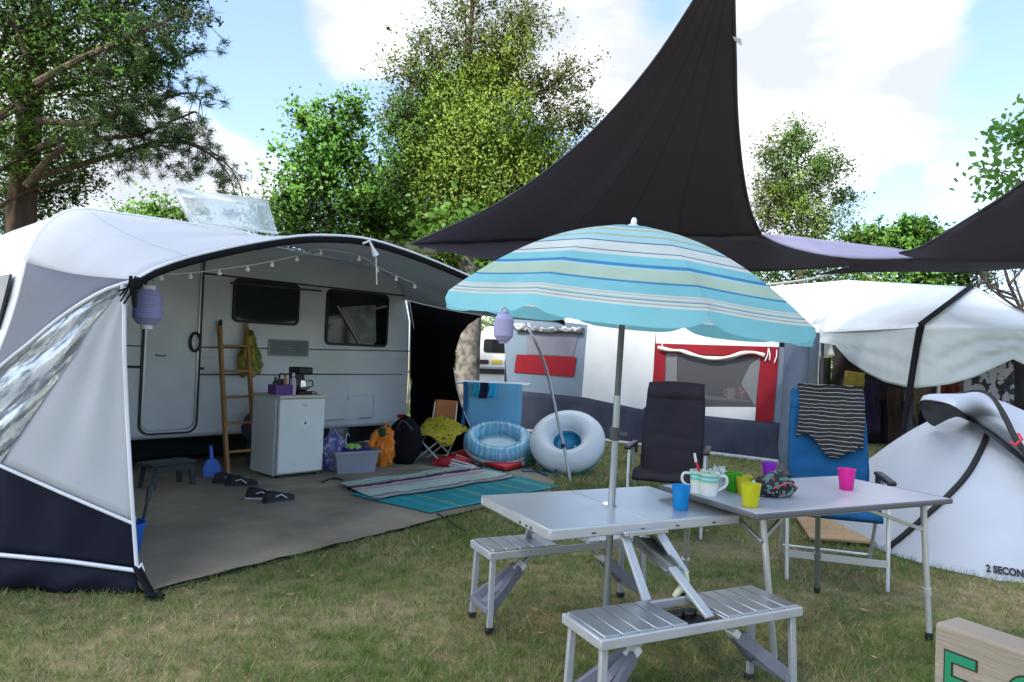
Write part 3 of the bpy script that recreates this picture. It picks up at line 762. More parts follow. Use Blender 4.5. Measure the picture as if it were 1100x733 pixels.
# step stool and dustpan
so = gr(186, 525); Ms = cframe(so, R(12))
dk = mat('stool_plastic', (.035, .04, .045), .5)
sto = thing('step_stool', 'low dark grey plastic step stool under the caravan door', 'stool', so)
mb = MB(Ms); mb.box((0, .1, .225), (.44, .24, .03)); mb.build('seat', dk, sto, bevel=.01)
for x in (-.19, .19):
    for y in (.0, .2): mb = MB(Ms); mb.bar((x * 1.05, y, 0), (x * .92, y * .9 + .01, .21), .05, .03, up=(0, 1, 0)); mb.build('leg', dk, sto, bevel=.006)
mb = MB(Ms); mb.box((0, -.012, .185), (.36, .015, .05)); mb.build('apron', dk, sto)
blue_pl = mat('bright_blue_plastic', (.01, .13, .55), .4)
do = gr(229, 514); Md = cframe(do)
dp = thing('dustpan', 'bright blue dustpan propped upright beside the step stool', 'dustpan', do)
mb = MB(Md); mb.prism([(x, .02 + z * .15, z) for x, z in ((-.085, .0), (.085, .0), (.09, .1), (.055, .17), (.02, .19), (-.02, .19), (-.055, .17), (-.09, .1))], (0, .014, 0)); 
mb.build('pan', blue_pl, dp, bevel=.004)
mb = MB(Md); mb.bar((0, .05, .18), (0, .085, .31), .035, .018, up=(0, 1, 0)); mb.build('handle', blue_pl, dp, bevel=.006)

# shoes
shoe_d = mat('shoe_dark_mesh', (.018, .018, .022), .8, var=.4, vscale=30, bump=.5, bscale=80)
sole_w = mat('shoe_sole_white', (.5, .5, .5), .6)
def make_shoe(o, yd, label, group, upper, sole):
    Mk = frame(o, yd); t = thing('shoe', label, 'shoe', o, group)
    rows = []
    for x, w_, h in ((-.14, .02, .03), (-.13, .034, .075), (-.09, .037, .085), (-.03, .036, .078), (.03, .042, .062), (.08, .046, .05), (.12, .042, .04), (.145, .02, .03)):
        rows.append([V((w_ * math.cos(a_), x, .022 + max(0, h * math.sin(a_)) if a_ <= math.pi else .022)) for a_ in [2 * math.pi * k / 14 for k in range(14)]])
    mb = MB(Mk); mb.grid(rows, closed=True); up_ = mb.build('upper', upper, t)
    out_ = [(w_ * 1.08, x) for x, w_ in ((-.148, .012), (-.13, .036), (-.05, .034), (.05, .045), (.1, .045), (.14, .028), (.152, .01))]
    ol_ = [V((w_, x, .0)) for w_, x in out_] + [V((-w_, x, .0)) for w_, x in out_[::-1]]
    mb = MB(Mk); mb.prism(ol_, (0, 0, .026)); mb.build('sole', sole, t, bevel=.004)
    mb = MB(Mk); mb.lathe([(.028, 0), (.024, .002)], (0, -.085, .105), 14, 1, 1.5)
    mb.build('opening', BLACK, up_)
    mb = MB(Mk)
    for s in (-1, 1): mb.tube([(s * .046, .05, .04), (s * .04, .0, .075), (s * .036, -.05, .06)], .007, 5)
    for k in range(3): mb.tube([(-.025, .02 + k * .02, .092 - k * .007), (.025, .02 + k * .02, .092 - k * .007)], .003, 4)
    mb.build('side_stripe', sole_w, up_)
    return t
make_shoe(gr(246, 519), cu * .9 + cn * .2, 'black shoe at the foot of the ladder, nearer the stool', 'dark shoes on the ground sheet', shoe_d, BLACK)
make_shoe(gr(259, 523), cu * .8 + cn * .5, 'black shoe with a pale stripe just in front of the ladder', 'dark shoes on the ground sheet', shoe_d, DARK)
make_shoe(gr(282, 537), -cu * .75 + cn * .6 + cu * 1.5, 'dark sneaker with a white stripe before the fridge, heel to the ladder', 'dark shoes on the ground sheet', shoe_d, sole_w)
make_shoe(gr(299, 540), cu * 1. - cn * .05, 'dark sneaker before the fridge, its toe nearest the mats', 'dark shoes on the ground sheet', shoe_d, DARK)
# bucket by the wing
bo = gr(131, 604)
bk = thing('bucket', 'blue bucket half hidden behind the awning wing', 'bucket', bo)
mb = MB(); mb.lathe([(.085, 0), (.115, .21), (.122, .215), (.122, .235), (.112, .235), (.082, .01)], bo, 20, cap=False); mb.lathe([(.084, .0), (.084, .008)], bo, 20); mb.build('body', blue_pl, bk)
mb = MB(); mb.tube(smooth_curve([bo + V((.11, 0, .22)), bo + V((.08, .06, .17)), bo + V((.0, .12, .19))], 8), .004, 5); mb.build('handle', STEEL, bk)
for i, (dx, dy, c) in enumerate(((.04, -.02, (.5, .03, .03)), (.02, .03, (.6, .5, .4)), (-.03, 0, (.4, .02, .06)))):
    o = bo + V((dx, dy, .19)); mb = MB(); mb.blob(o + V((0, 0, .04)), (.035, .035, .045), .3, 3, i, 2)
    tag(mb.build('sand_toy', mat('toy_colour', c, .4)), ('red toy on the right in the blue bucket', 'pale toy at the rear of the blue bucket', 'dark red toy deep in the blue bucket')[i], 'toy')
mb = MB(); a = bo + V((.06, .03, .03)); b = at(158, 540, 4.3); mb.tube([a, b], .009, 8); bs = tag(mb.build('brush', BLACK), 'thin black brush handle standing in the blue bucket', 'brush')
mb = MB(); mb.tube([b, b + (b - a).normalized() * .10], [.014, .02], 8); mb.build('head', DARK, bs)

# crate, bags and soft things by the caravan skirt
co = gr(362, 511.5); Mc = cframe(co, R(-14))
cr = thing('storage_crate', 'grey translucent plastic crate filled with purple cloth', 'crate', co)
crm = mat('crate_plastic', (.36, .38, .45), .4, trans=.2)
mb = MB(Mc); W0, W1, D0, D1, Hc = .40, .48, .28, .34, .245
def ringr(w_, d_, z, cx=.22, cy=.17): return [V((cx - w_ / 2, cy - d_ / 2, z)), V((cx + w_ / 2, cy - d_ / 2, z)), V((cx + w_ / 2, cy + d_ / 2, z)), V((cx - w_ / 2, cy + d_ / 2, z))]
mb.grid([ringr(W0, D0, 0), ringr(W1, D1, Hc), ringr(W1 + .03, D1 + .03, Hc), ringr(W1 + .03, D1 + .03, Hc - .025)], closed=True); mb.poly(ringr(W0, D0, .004)); mb.build('body', crm, cr, solid=.004, smooth=False)
mb = MB(Mc); mb.blob((.22, .17, .22), (.20, .14, .06), .5, 4, 3, 4)
tag(mb.build('purple_cloth', mat('purple_cloth', (.07, .03, .22), .9, var=.4, vscale=14, bump=.5)), 'rumpled purple cloth filling the grey crate', 'cloth')
mb = MB(Mc); mb.blob((.17, .10, .285), (.05, .05, .03), .5, 3, 5, 3); mb.blob((.24, .10, .28), (.045, .05, .028), .5, 3, 6, 3)
tag(mb.build('lime_toy', mat('lime_plastic', (.35, .6, .12), .5)), 'lime green toy lying on the purple cloth in the crate', 'toy')
mb = MB(Mc); mb.tube([(.13, .15, .27), (.14, .16, .40), (.16, .16, .42), (.175, .16, .39)], .008, 6)
tag(mb.build('hook', STEEL), 'grey metal hook standing up out of the purple cloth', 'hook')
bo = gr(355, 509)
pb = thing('patterned_bag', 'blue and violet patterned bag squeezed between fridge and crate', 'bag', bo)
mb = MB(); mb.blob(bo + V((.0, .12, .2)), (.15, .13, .215), .25, 2.5, 4, 4, squash=.2)
mb.build('body', mat('violet_print', (.13, .13, .32), .7, var=.2, col2=(.35, .38, .55), c2scale=16, c2pos=(.5, .55), bump=.4, bscale=8), pb)
mb = MB(); mb.tube(smooth_curve([bo + V((-.06, .05, .36)), bo + V((0, .02, .47)), bo + V((.07, .06, .36))], 10), .012, 6); mb.build('handle', mat('violet_strap', (.2, .2, .4), .7), pb)
orange = mat('orange_nylon', (.75, .22, .015), .55, var=.2, bump=.5, bscale=8)
oo = gr(407, 503)
jk = thing('rain_jacket', 'crumpled orange jacket slumped beside the grey crate', 'jacket', oo)
mb = MB(); mb.blob(oo + V((.04, .1, .2)), (.10, .08, .25), .45, 4.2, 8, 4, squash=.2); mb.blob(oo + V((.03, .08, .40)), (.09, .07, .05), .5, 5, 9, 3); mb.build('body', orange, jk)
mb = MB(); mb.tube(smooth_curve([oo + V((-.02, .04, .40)), oo + V((-.07, .02, .34)), oo + V((-.10, .0, .24))], 8), [.045] * 4 + [.038] * 4, 10); mb.build('sleeve', orange, jk)
mb = MB(); mb.blob(oo + V((.015, .02, .40)), (.05, .04, .05), .2, 3, 4, 3); mb.build('hood_lining', mat('dark_green_lining', (.01, .05, .03), .8), jk)
bo = gr(432, 501)
rb = thing('round_bag', 'round black bag standing against the awning side wall', 'bag', bo)
mb = MB(); mb.blob(bo + V((0, .12, .27)), (.20, .15, .29), .08, 2, 4, 4, squash=.27); mb.build('body', BLACK_FAB, rb)
mb = MB(); mb.tube(smooth_curve([bo + V((-.08, -.0, .42)), bo + V((0, -.06, .53)), bo + V((.1, .0, .42))], 10), .012, 6); mb.build('handle', DARK, rb)
# cable on the sheet
mb = MB(); mb.tube(smooth_curve([gr(346, 518, .02), gr(356, 514, .02), gr(366, 515, .02), gr(372, 520, .02), gr(374, 526, .02)], 16), .009, 6); tag(mb.build('cable', BLACK), 'black cable running from the fridge under the striped rug', 'cable')
mb = MB(); mb.tube(smooth_curve([gr(470, 552, .016), gr(482, 559, .016), gr(491, 566, .016), gr(499, 570, .016)], 16), .007, 6); tag(mb.build('tent_cord', BLACK), 'short black cord coming out from under the turquoise mat', 'cord')

# mats
def flat(name, corners, z, m, label, cat, n=24, amp=.006, wob=.02):
    a, b, c, d = [gr(*p) for p in corners]
    rows = []
    for i in range(n + 1):
        row = []
        for j in range(n + 1):
            p = a.lerp(b, j / n).lerp(d.lerp(c, j / n), i / n)
            k = mnoise.noise(p * 2.3)
            row.append(V((p.x + wob * mnoise.noise(p * 2 + V((5, 0, 0))), p.y + wob * mnoise.noise(p * 2 + V((0, 7, 0))), z + amp * (k + 1))))
        rows.append(row)
    mb = MB(); mb.grid(rows, uv=True)
    return tag(mb.build(name, m, loc=(a.x, a.y, 0), solid=.006, off=1), label, cat)
tq, tq2, yel = (.012, .26, .29), (.02, .34, .36), (.30, .42, .12)
mat_m = stripes_mat('turquoise_weave', [(0, tq), (.10, tq2), (.13, tq), (.2, yel), (.212, tq), (.33, tq2), (.36, tq), (.45, yel), (.462, tq2), (.5, tq), (.62, tq2), (.66, tq), (.74, yel), (.752, tq), (.86, tq2), (.9, yel), (.912, tq)], 'Y', 2.0, 0, .75, coord='UV', bump=.3)
mat_m.node_tree.nodes  # two repeats of the stripe across the mat
for nd in mat_m.node_tree.nodes:
    if nd.type == 'MATH' and nd.operation == 'MULTIPLY_ADD' and nd.inputs[1].default_value == 2.0: nd.inputs[1].default_value = 1.0
flat('beach_mat', [(378, 534), (462, 554), (601, 525), (516, 503)], .014, mat_m, 'turquoise woven beach mat with thin yellow stripes at the ground sheet edge', 'mat')
mint, navy, pink, grn, gry = (.50, .62, .52), (.02, .022, .05), (.50, .36, .38), (.06, .36, .24), (.24, .22, .23)
rug_m = stripes_mat('striped_rug_weave', [(0, gry), (.07, mint), (.10, gry), (.17, mint), (.36, (.30, .55, .42)), (.40, mint), (.46, pink), (.58, (.58, .50, .48)), (.63, navy), (.74, pink), (.78, navy), (.80, mint), (.88, grn), (.91, mint), (.97, (.3, .4, .36))], 'Y', 1., -.03, .9, wobble=.12, coord='UV', bump=.5)
flat('striped_rug', [(408, 541), (552, 516), (503, 503.5), (362, 524)], .028, rug_m, 'mint, navy and pink striped rug lying across the turquoise mat', 'rug', amp=.012, wob=.06)

# folding chair with the yellow cloth
fo = gr(460, 498); Mf = frame(fo, (.35, 1))
alu = mat('chair_tube_white', (.55, .56, .56), .4, .3)
fc = thing('folding_chair', 'small aluminium folding chair with an orange back panel', 'chair', fo)
for y in (0, .36):
    mb = MB(Mf); mb.tube([(-.2, y, .0), (.2, y, .34)], .011, 8); mb.build('leg', alu, fc)
    mb = MB(Mf); mb.tube([(.2, y, .0), (-.2, y, .34)], .011, 8); mb.build('leg', alu, fc)
for s in (-1, 1): mb = MB(Mf); mb.tube([(s * .2, 0, 0.02), (s * .2, .36, .34)], .009, 8); mb.build('side_brace', alu, fc); mb = MB(Mf); mb.tube([(s * .16, .36, .3), (s * .15, .44, .7)], .010, 8); mb.build('back_post', alu, fc)
mb = MB(Mf); mb.box((0, .18, .335), (.42, .38, .012)); mb.build('seat', mat('orange_canvas', (.55, .20, .07), .8, bump=.3), fc)
mb = MB(Mf); mb.grid([[(-.16 + .32 * j / 6, .40 + .04 * k / 3 + .03 * math.sin(math.pi * j / 6), .46 + .27 * k / 3 + .0 * j) for j in range(7)] for k in range(4)]); mb.build('backrest', bpy.data.materials['orange_canvas'], fc, solid=.006)
rows = []
for i in range(17):
    row = []
    for j in range(19):
        u, v = j / 18, i / 16
        x = -.34 + .68 * u; y = -.08 + .50 * v
        z = .37 + .03 * mnoise.noise(V((x * 7, y * 7, 1)))
        if v > .62: z += (v - .62) / .38 * .17 * max(0, 1 - abs(x) / .36) ** .5; y = .25 + (v - .62) * .30
        if v < .2: z -= (.2 - v) * .55 * (.7 + .5 * math.sin(u * 9))
        if abs(x) > .2: z -= (abs(x) - .2) * (.6 if x < 0 else .05)
        row.append((x, y, z))
    rows.append(row)
mb = MB(Mf); mb.grid(rows)
tag(mb.build('beach_cloth', mat('yellow_print', (.42, .36, .015), .85, var=.15, col2=(.10, .085, .02), c2scale=26, c2pos=(.56, .62), bump=.4, bscale=12), solid=.008), 'yellow patterned cloth draped over the small folding chair', 'cloth')

# red folded chair with white rods, board
red = mat('red_nylon', (.42, .012, .02), .6, var=.25, bump=.4, bscale=9)
ro = gr(497, 501)
fc2 = thing('folded_chair', 'folded red camp chair with white rods lying by the rug', 'folded chair', ro)
mb = MB(); mb.blob(gr(486, 497, .05), (.22, .10, .07), .4, 3, 2, 3, squash=.05); mb.blob(gr(497, 493, .06), (.2, .12, .09), .5, 3, 5, 3, squash=.06); mb.build('seat_fabric', red, fc2)
for k, (p, q) in enumerate((((484, 490), (508, 499)), ((485, 494), (511, 501)), ((484, 497), (508, 503)), ((490, 489), (516, 497)), ((483, 500), (503, 503)))):
    mb = MB(); mb.tube([gr(*p, .09 + .01 * k), gr(*q, .04)], .011, 6); mb.build('rod', alu, fc2)
mb = MB(); mb.blob(gr(510, 501, .03), (.09, .06, .05), .5, 4, 3, 3); mb.build('joint', BLACK, fc2)
mb = MB(); a, b, c, d = gr(519, 503), gr(543, 509), gr(567, 502.5), gr(550, 496)
bdm = mat('red_foam', (.6, .02, .02), .45)
bd = thing('body_board', 'red and white foam board lying under the blue inflatable', 'board', a)
mb.prism([p + V((0, 0, .03)) for p in (a, b, b.lerp(c, .72), d.lerp(c, .6))], (0, 0, .05)); mb.build('deck', bdm, bd, bevel=.015)
mb = MB(); mb.prism([p + V((0, 0, .035)) for p in (b.lerp(c, .72), c, c.lerp(d, .3), d.lerp(c, .6))], (0, 0, .055)); mb.build('nose', WHITE_PL, bd, bevel=.015)
mb = MB(); mb.blob(gr(566, 495, .08), (.11, .1, .09), .4, 3, 2, 3, squash=.08); tag(mb.build('green_bag', mat('green_nylon', (.01, .08, .05), .6)), 'small dark green bag between the two inflatables', 'bag')
sdm = mat('sandal_blue', (.02, .10, .2), .6)
for i, (x, y, lb) in enumerate(((572, 508, 'blue sandal on the grass nearer the red board'), (592, 511.5, 'blue sandal on the grass nearer the curved pole'))):
    o = gr(x, y); Mk = frame(o, (1, .35 - .8 * i)); t = thing('sandal', lb, 'sandal', o, 'sandals by the inflatables')
    pr = [(.035, -.12), (.04, -.04), (.045, .06), (.03, .12), (-.03, .12), (-.045, .06), (-.035, -.04), (-.03, -.12)]
    mb = MB(Mk); mb.prism([V((a_, b_, .004)) for a_, b_ in pr], (0, 0, .025)); mb.build('sole', sdm, t, bevel=.006)
    mb = MB(Mk); mb.tube([(-.045, .02, .02), (-.02, .05, .07), (.02, .05, .07), (.045, .02, .02)], .012, 6); mb.build('strap', DARK, t)

# inflatables
def torus(M_, ra, rb, rt, n=48, m=18, sq=1.):
    rows = []
    for i in range(n):
        t = 2 * math.pi * i / n; c = V((ra * math.cos(t), rb * math.sin(t), 0)); d = V((rb * math.cos(t), ra * math.sin(t), 0)).normalized()
        k = 1 + .018 * math.sin(t * 24)
        rows.append([c + d * rt * k * math.cos(2 * math.pi * j / m) + V((0, 0, rt * sq * k * math.sin(2 * math.pi * j / m))) for j in range(m)])
    rows.append(rows[0])
    mb = MB(M_); mb.grid(rows, closed=True); return mb
def lean(o, up, right):
    z = V(up).normalized(); x = (V(right) - z * V(right).dot(z)).normalized(); y = z.cross(x)
    M_ = Matrix((x, y, z)).transposed().to_4x4(); M_.translation = o; return M_
oc = at(535.5, 474, 8.35)
rblue = thing('inflatable_boat', 'light blue printed oval inflatable leaning by the drying rack', 'inflatable', V((oc.x, oc.y, 0)))
Mo = lean(oc, (.05, -.52, .84), (1, 0, .18))
ib = stripes_mat('blue_print_vinyl', [(0, (.16, .50, .70)), (.12, (.34, .64, .76)), (.2, (.15, .47, .68)), (.32, (.42, .68, .78)), (.42, (.22, .54, .71)), (.55, (.16, .48, .68)), (.68, (.38, .64, .75)), (.8, (.18, .50, .69)), (.92, (.3, .6, .74))], 'X', 4.2, 0, .25, trans=.25, wobble=.10)
torus(Mo, .325, .25, .095).build('tube', ib, rblue)
mb = MB(Mo); mb.lathe([(.0, -.02), (.27, -.02), (.28, .0)], n=28, sx=1., sy=.72, cap=False); mb.build('floor', mat('pale_blue_vinyl', (.4, .66, .76), .25, trans=.3), rblue)
torus(lean(oc + Mo.to_3x3() @ V((0, 0, -.06)), (.05, -.52, .84), (1, 0, .18)), .335, .258, .085, sq=.9).build('base_tube', mat('white_vinyl', (.78, .84, .87), .3, trans=.2), rblue)
oc2 = at(609.5, 474, 8.1)
rwhite = thing('swim_ring', 'large white inflatable ring with a blue underside on the grass', 'swim ring', V((oc2.x, oc2.y, 0)))
Mr = lean(oc2, (-.16, -.66, .73), (1, 0, -.30))
torus(Mr, .305, .305, .135).build('tube', mat('white_ring_vinyl', (.86, .90, .92), .3, trans=.35, var=.04), rwhite)
torus(lean(oc2 + Mr.to_3x3() @ V((0, 0, -.055)), (-.16, -.66, .73), (1, 0, -.30)), .305, .305, .125).build('underside', mat('aqua_vinyl', (.08, .50, .66), .25, trans=.3), rwhite)
torus(Mr, .172, .172, .010, m=8).build('inner_seam', mat('seam_vinyl', (.55, .7, .78), .3), rwhite)
oc3 = oc2 + V((.0, .19, -.12))
fb = thing('float_cushion', 'deep blue inflatable cushion seen through the white ring', 'inflatable', V((oc3.x, oc3.y, 0)))
mb = MB(); mb.blob(oc3, (.22, .12, .21), .12, 2, 4, 4); mb.build('body', mat('deep_aqua_vinyl', (.01, .26, .46), .22, trans=.2, bump=.4, bscale=5), fb)
mb = MB(); mb.tube([oc3 + V((.1, -.11, .05)), oc3 + V((.1, -.14, .055))], .012, 8); mb.build('valve', WHITE_PL, fb)
# curved pole stuck in the grass
mb = MB(); mb.tube(smooth_curve([gr(613, 518), at(606, 481, 7.50), at(600, 455, 7.6), at(592, 418, 7.75), at(584, 388, 7.9), at(574, 365, 8.0), at(564, 347, 8.15)], 30), .0165, 8)
cp = tag(mb.build('bent_pole', STEEL), 'bent grey tent pole stuck in the grass before the white ring', 'pole')
mb = MB(); p = at(605.5, 479, 7.5); mb.tube([p - V((.005, 0, .02)), p + V((-.005, 0, .02))], .022, 10); mb.build('collar', BLACK, cp)

# drying rack
ro = at(530, 412, 9.0); Mr_ = frame(V((ro.x, ro.y, 0)), (.12, 1)); ztop = ro.z
rk = thing('drying_rack', 'white folding drying rack hung with washing', 'drying rack', V((ro.x, ro.y, 0)))
wmet = mat('rack_white', (.72, .73, .74), .4)
for s in (-1, 1):
    mb = MB(Mr_); mb.tube([(s * .30, -.28, 0), (s * .30, .12, ztop)], .012, 8); mb.build('leg', wmet, rk)
    mb = MB(Mr_); mb.tube([(s * .30, .28, 0), (s * .30, -.12, ztop)], .012, 8); mb.build('leg', wmet, rk)
mb = MB(Mr_)
for y in (-.25, .3): mb.tube([(-.44, y, ztop), (.44, y, ztop)], .014, 8)
for s in (-1, 1): mb.tube([(s * .44, -.25, ztop), (s * .44, .3, ztop)], .012, 8)
for k in range(8): mb.tube([(-.44, -.2 + k * .06, ztop), (.44, -.2 + k * .06, ztop)], .003, 4)
mb.build('hanging_frame', wmet, rk)
def drape(name, x0, x1, zb, m, label, cat='towel', y=-.26, front=.0, amp=.012, slant=0., n=14):
    rows = []
    for i in range(13):
        v = i / 12; row = []
        for j in range(n + 1):
            u = j / n; x = x0 + (x1 - x0) * u; z = ztop + .014 - (ztop - zb + slant * u) * v
            row.append((x + .01 * math.sin(v * 4), y - .016 - front - amp * (v ** .5) * (1 + math.sin(u * 9 + v * 2)), z))
        rows.append(row)
    rows.insert(0, [(p[0], y + .02, p[2]) for p in rows[0]]); rows.insert(0, [(p[0], y + .024, p[2] - .25) for p in rows[0]])
    mb = MB(Mr_); mb.grid(rows); return tag(mb.build(name, m, solid=.006), label, cat)
twm = mat('light_blue_terry', (.21, .52, .74), .95, var=.08, bump=.4, bscale=70, trans=.15)
drape('bath_towel', -.29, .40, .22, twm, 'large light blue towel hanging down the front of the drying rack')
drape('bath_towel', -.34, -.285, .30, mat('mid_blue_terry', (.02, .16, .36), .95, bump=.4, bscale=70), 'narrow darker blue towel edge at the left of the drying rack', front=.01, n=4)
drape('swim_shorts', -.215, -.125, ztop - .16, mat('aqua_cloth', (.02, .36, .52), .9), 'small aqua garment on the rack, left of the navy one', 'garment', front=.045, n=5)
drape('swim_shorts', -.12, -.02, ztop - .19, mat('navy_cloth', (.006, .008, .04), .9), 'small navy garment hanging between two aqua ones', 'garment', front=.045, n=5)
drape('swim_shorts', -.015, .085, ztop - .17, mat('bright_aqua_cloth', (.02, .42, .68), .9), 'small bright aqua garment on the rack, right of the navy one', 'garment', front=.045, n=5)

# lanterns
lil = mat('lilac_paper', (.42, .43, .72), .6, trans=.35, var=.06)
def lantern(c, r, h, m, label, s=1.):
    t = thing('lantern', label, 'lantern', c - V((0, 0, h / 2)), 'lilac lanterns')
    prof = []
    for k in range(27):
        a_ = k / 26; z = -h / 2 + h * a_; rr_ = r * min(1, (.62 + .38 * min(1, 5 * min(a_, 1 - a_)))) * (1 + (.018 if k % 2 else -.018))
        prof.append((rr_, z))
    mb = MB(); mb.lathe(prof, c, 24); mb.build('shade', m, t)
    mb = MB(); mb.lathe([(r * .42, 0), (r * .42, .028 * s)], c - V((0, 0, h / 2 + .028 * s)), 16); mb.build('lower_collar', WHITE_PL if s == 1 else m, t); mb = MB(); mb.lathe([(r * .5, 0), (r * .5, .025 * s)], c + V((0, 0, h / 2)), 16); mb.build('collar', WHITE_PL, t) if s == 1 else mb.build('collar', m, t)
    mb = MB(); mb.tube([c + V((-r * .45, 0, h / 2 + .02 * s)), c + V((-r * .3, 0, h / 2 + .06 * s)), c + V((0, 0, h / 2 + .085 * s)), c + V((r * .3, 0, h / 2 + .06 * s)), c + V((r * .45, 0, h / 2 + .02 * s))], .004, 5); mb.build('handle', STEEL, t)
    return t
lantern(at(158.5, 330, 4.3), .083, .215, lil, 'lilac ribbed lantern hanging at the front corner of the awning')
# ================================================================== TRAILER TENT
TT = Wall(gr(651, 474), gr(836, 497))
def tpx(pts, out=0.): return [TT.px(x, y, out) for x, y in pts]
t_white = mat('tent_white_canvas', (.62, .64, .64), .8, var=.06, bump=.5, bscale=4, trans=.1, stretch=(1, 1, .5))
t_grey = mat('tent_bluegrey_canvas', (.14, .19, .24), .8, var=.08, bump=.35, bscale=4)
t_red = mat('tent_red_canvas', (.22, .012, .020), .85, spec=.2, var=.1, bump=.2, bscale=9)
t_navy = mat('tent_navy_foot', (.034, .039, .060), .75, spec=.15, var=.2, bump=.9, bscale=5, stretch=(1.6, 1.6, .5))
mesh_grey = clear_mat('insect_mesh', (.80, .78, .80), .68, .5, .92, dcol=(.14, .14, .15))
TO = TT.px(700, 470); 
tent = thing('trailer_tent', 'white, blue-grey and red trailer tent with a navy foot and mesh windows', 'trailer tent', V((TO.x, TO.y, 0)))
ZT = 1.9
def tpoly(name, pts, m, out=0., parent=None, solid=.004):
    mb = MB(); mb.poly([p if isinstance(p, V) else TT.px(*p, out=out) for p in pts]); return mb.build(name, m, parent or tent, smooth=False, solid=solid)
def TZ(px, py, z, out=0.): return TT.P(TT.sz(px, py)[0], z, out)
# navy foot, flared with folds
top = resample(tpx([(545, 419), (563, 420.5), (628, 427), (695, 441), (760, 447), (840, 455)]), 70)
bot = resample([TT.P(TT.sz(x, y)[0], .0, .10) for x, y in [(545, 461), (600, 468), (651, 474), (740, 485), (840, 497)]], 70)
mb = MB(); mb.grid([[a.lerp(b, k / 7) + TT.n * (.05 * (k / 7) * (.5 + mnoise.noise(V((j * .22 + k * .12, k * .15, 0)))) + .02 * math.sin(j * .5 + k * .7) * math.sin(math.pi * k / 7)) for j, (a, b) in enumerate(zip(top, bot))] for k in range(8)])
mb.build('foot_skirt', t_navy, tent, solid=.004)
mb = MB(); mb.tube([p + TT.n * .04 + V((0, 0, .03)) for p in bot[::3]], .028, 8); mb.build('ground_hem', mat('hem_grey_white', (.42, .43, .44), .8), tent)
tpoly('left_panel', [(540, 341), (631, 349), (625, 427), (545, 419)], t_grey)
tpoly('mesh_window', [(566, 357), (622, 358), (616, 383), (566, 381)], mat('lilac_grey_mesh', (.155, .155, .19), .8), .012)
tpoly('window_flap', [(555.5, 381), (620, 384), (617, 405), (553, 400)], t_red, .02)
mb = MB(); mb.tube([TT.px(x, y, .05) for x, y in [(556, 353), (575, 353.5), (590, 355), (605, 354), (628, 355.5)]], [.045, .055, .05, .06, .05], 10); mb.build('rolled_blind', mat('rolled_camo', (.10, .11, .12), .8, col2=(.4, .41, .40), c2scale=14, c2pos=(.5, .56), bump=.5), tent)
mb = MB(); mb.bar(TT.px(551, 349, .05), TT.px(571, 349, .05), .03, .03); mb.build('blind_end', t_white, tent)
# white front with a real window opening
tpoly('front_panel', [(631, 349), (704.5, 352), (700, 432), (690, 440), (625, 427)], t_white)
tpoly('front_panel', [(704.5, 345), (838, 345), (837, 373.5), (704.5, 369.5)], t_white)
tpoly('window_sill_panel', [(713, 437), (812, 437.5), (811.5, 452.5), (700, 443)], t_white)
fr_ = tpoly('window_frame', [(704.5, 369), (837, 373), (836.4, 386), (817, 383.8), (715, 379), (703.9, 377)], t_red, .006)
tpoly('jamb', [(704, 377), (715.2, 379), (713.5, 437), (706, 441), (699, 440)], t_red, .006, fr_)
tpoly('jamb', [(817.2, 383.8), (836.4, 386), (830.5, 453.5), (811.2, 452)], t_red, .006, fr_)
win = tpoly('window_mesh', [(715, 379), (817, 383.8), (811.5, 437.5), (713.5, 437)], mesh_grey, -.01)
tpoly('clear_pane', [(715, 379), (727, 379.5), (727, 420), (713.5, 437)], clear_mat('grid_film', (.75, .76, .78), .55, .2, .7, dcol=(.4, .4, .42)), -.004, win, .002)
tpoly('clear_pane', [(796, 412), (806, 392), (817, 384), (811.5, 437)], bpy.data.materials['grid_film'], -.004, win, .002)
mb = MB(); cs = [TT.px(x, y, .06) for x, y in [(709, 373.5), (722, 376.5), (733, 377), (745, 381), (760, 384.5), (775, 385.2), (790, 382.5), (800, 379.5), (812, 379), (823, 382)]]
cs = smooth_curve(cs, 30); mb.tube(cs, [.026 + .006 * math.sin(i * .9) for i in range(30)], 10); mb.build('rolled_curtain', mat('cream_canvas', (.60, .57, .50), .85, bump=.5, bscale=10), tent)
mb = MB()
for p, q in (((712, 369), (711, 377)), ((826, 374), (828, 387)), ((835, 376), (833, 390)), ((826, 375), (823, 388))): mb.tube([TT.px(*p, out=.02), TT.px((p[0] + q[0]) / 2 + 1, (p[1] + q[1]) / 2, .03), TT.px(*q, out=.05)], .008, 6)
mb.build('tie', WHITE_PL, tent)
tpoly('front_panel', [(836, 373), (854, 373), (851, 457), (830, 453.5)], t_grey, -.012)
# rounded corner post and right side
mb = MB(); mb.tube([TT.px(847, 500, -.02) * 1 - V((0, 0, 0)), TT.px(853, 430, -.02), TT.px(856, 366, -.02)], .16, 16); mb.build('corner_panel', mat('tent_slate_canvas', (.10, .13, .18), .75, bump=.3, bscale=4), tent)
s0 = TT.sz(850, 455)[0]; nb = -TT.n
mb = MB(); mb.grid([[TT.P(s0 + .05, z, -.05) + nb * k * .19 + TT.u * (.02 * math.sin(k + z)) for k in range(6)] for z in (0, .3, .7, 1.2, 1.82)])
mb.build('side_panel', mat('tent_teal_grey', (.17, .215, .25), .8, bump=.4, bscale=3), tent, solid=.004)
mb = MB(); e = TT.P(s0 + .05, 0, -.05) + nb * .95; mb.tube([e + V((0, 0, .02)), e + V((0, 0, 1.82))], .014, 6); mb.build('edge_piping', piping, tent)
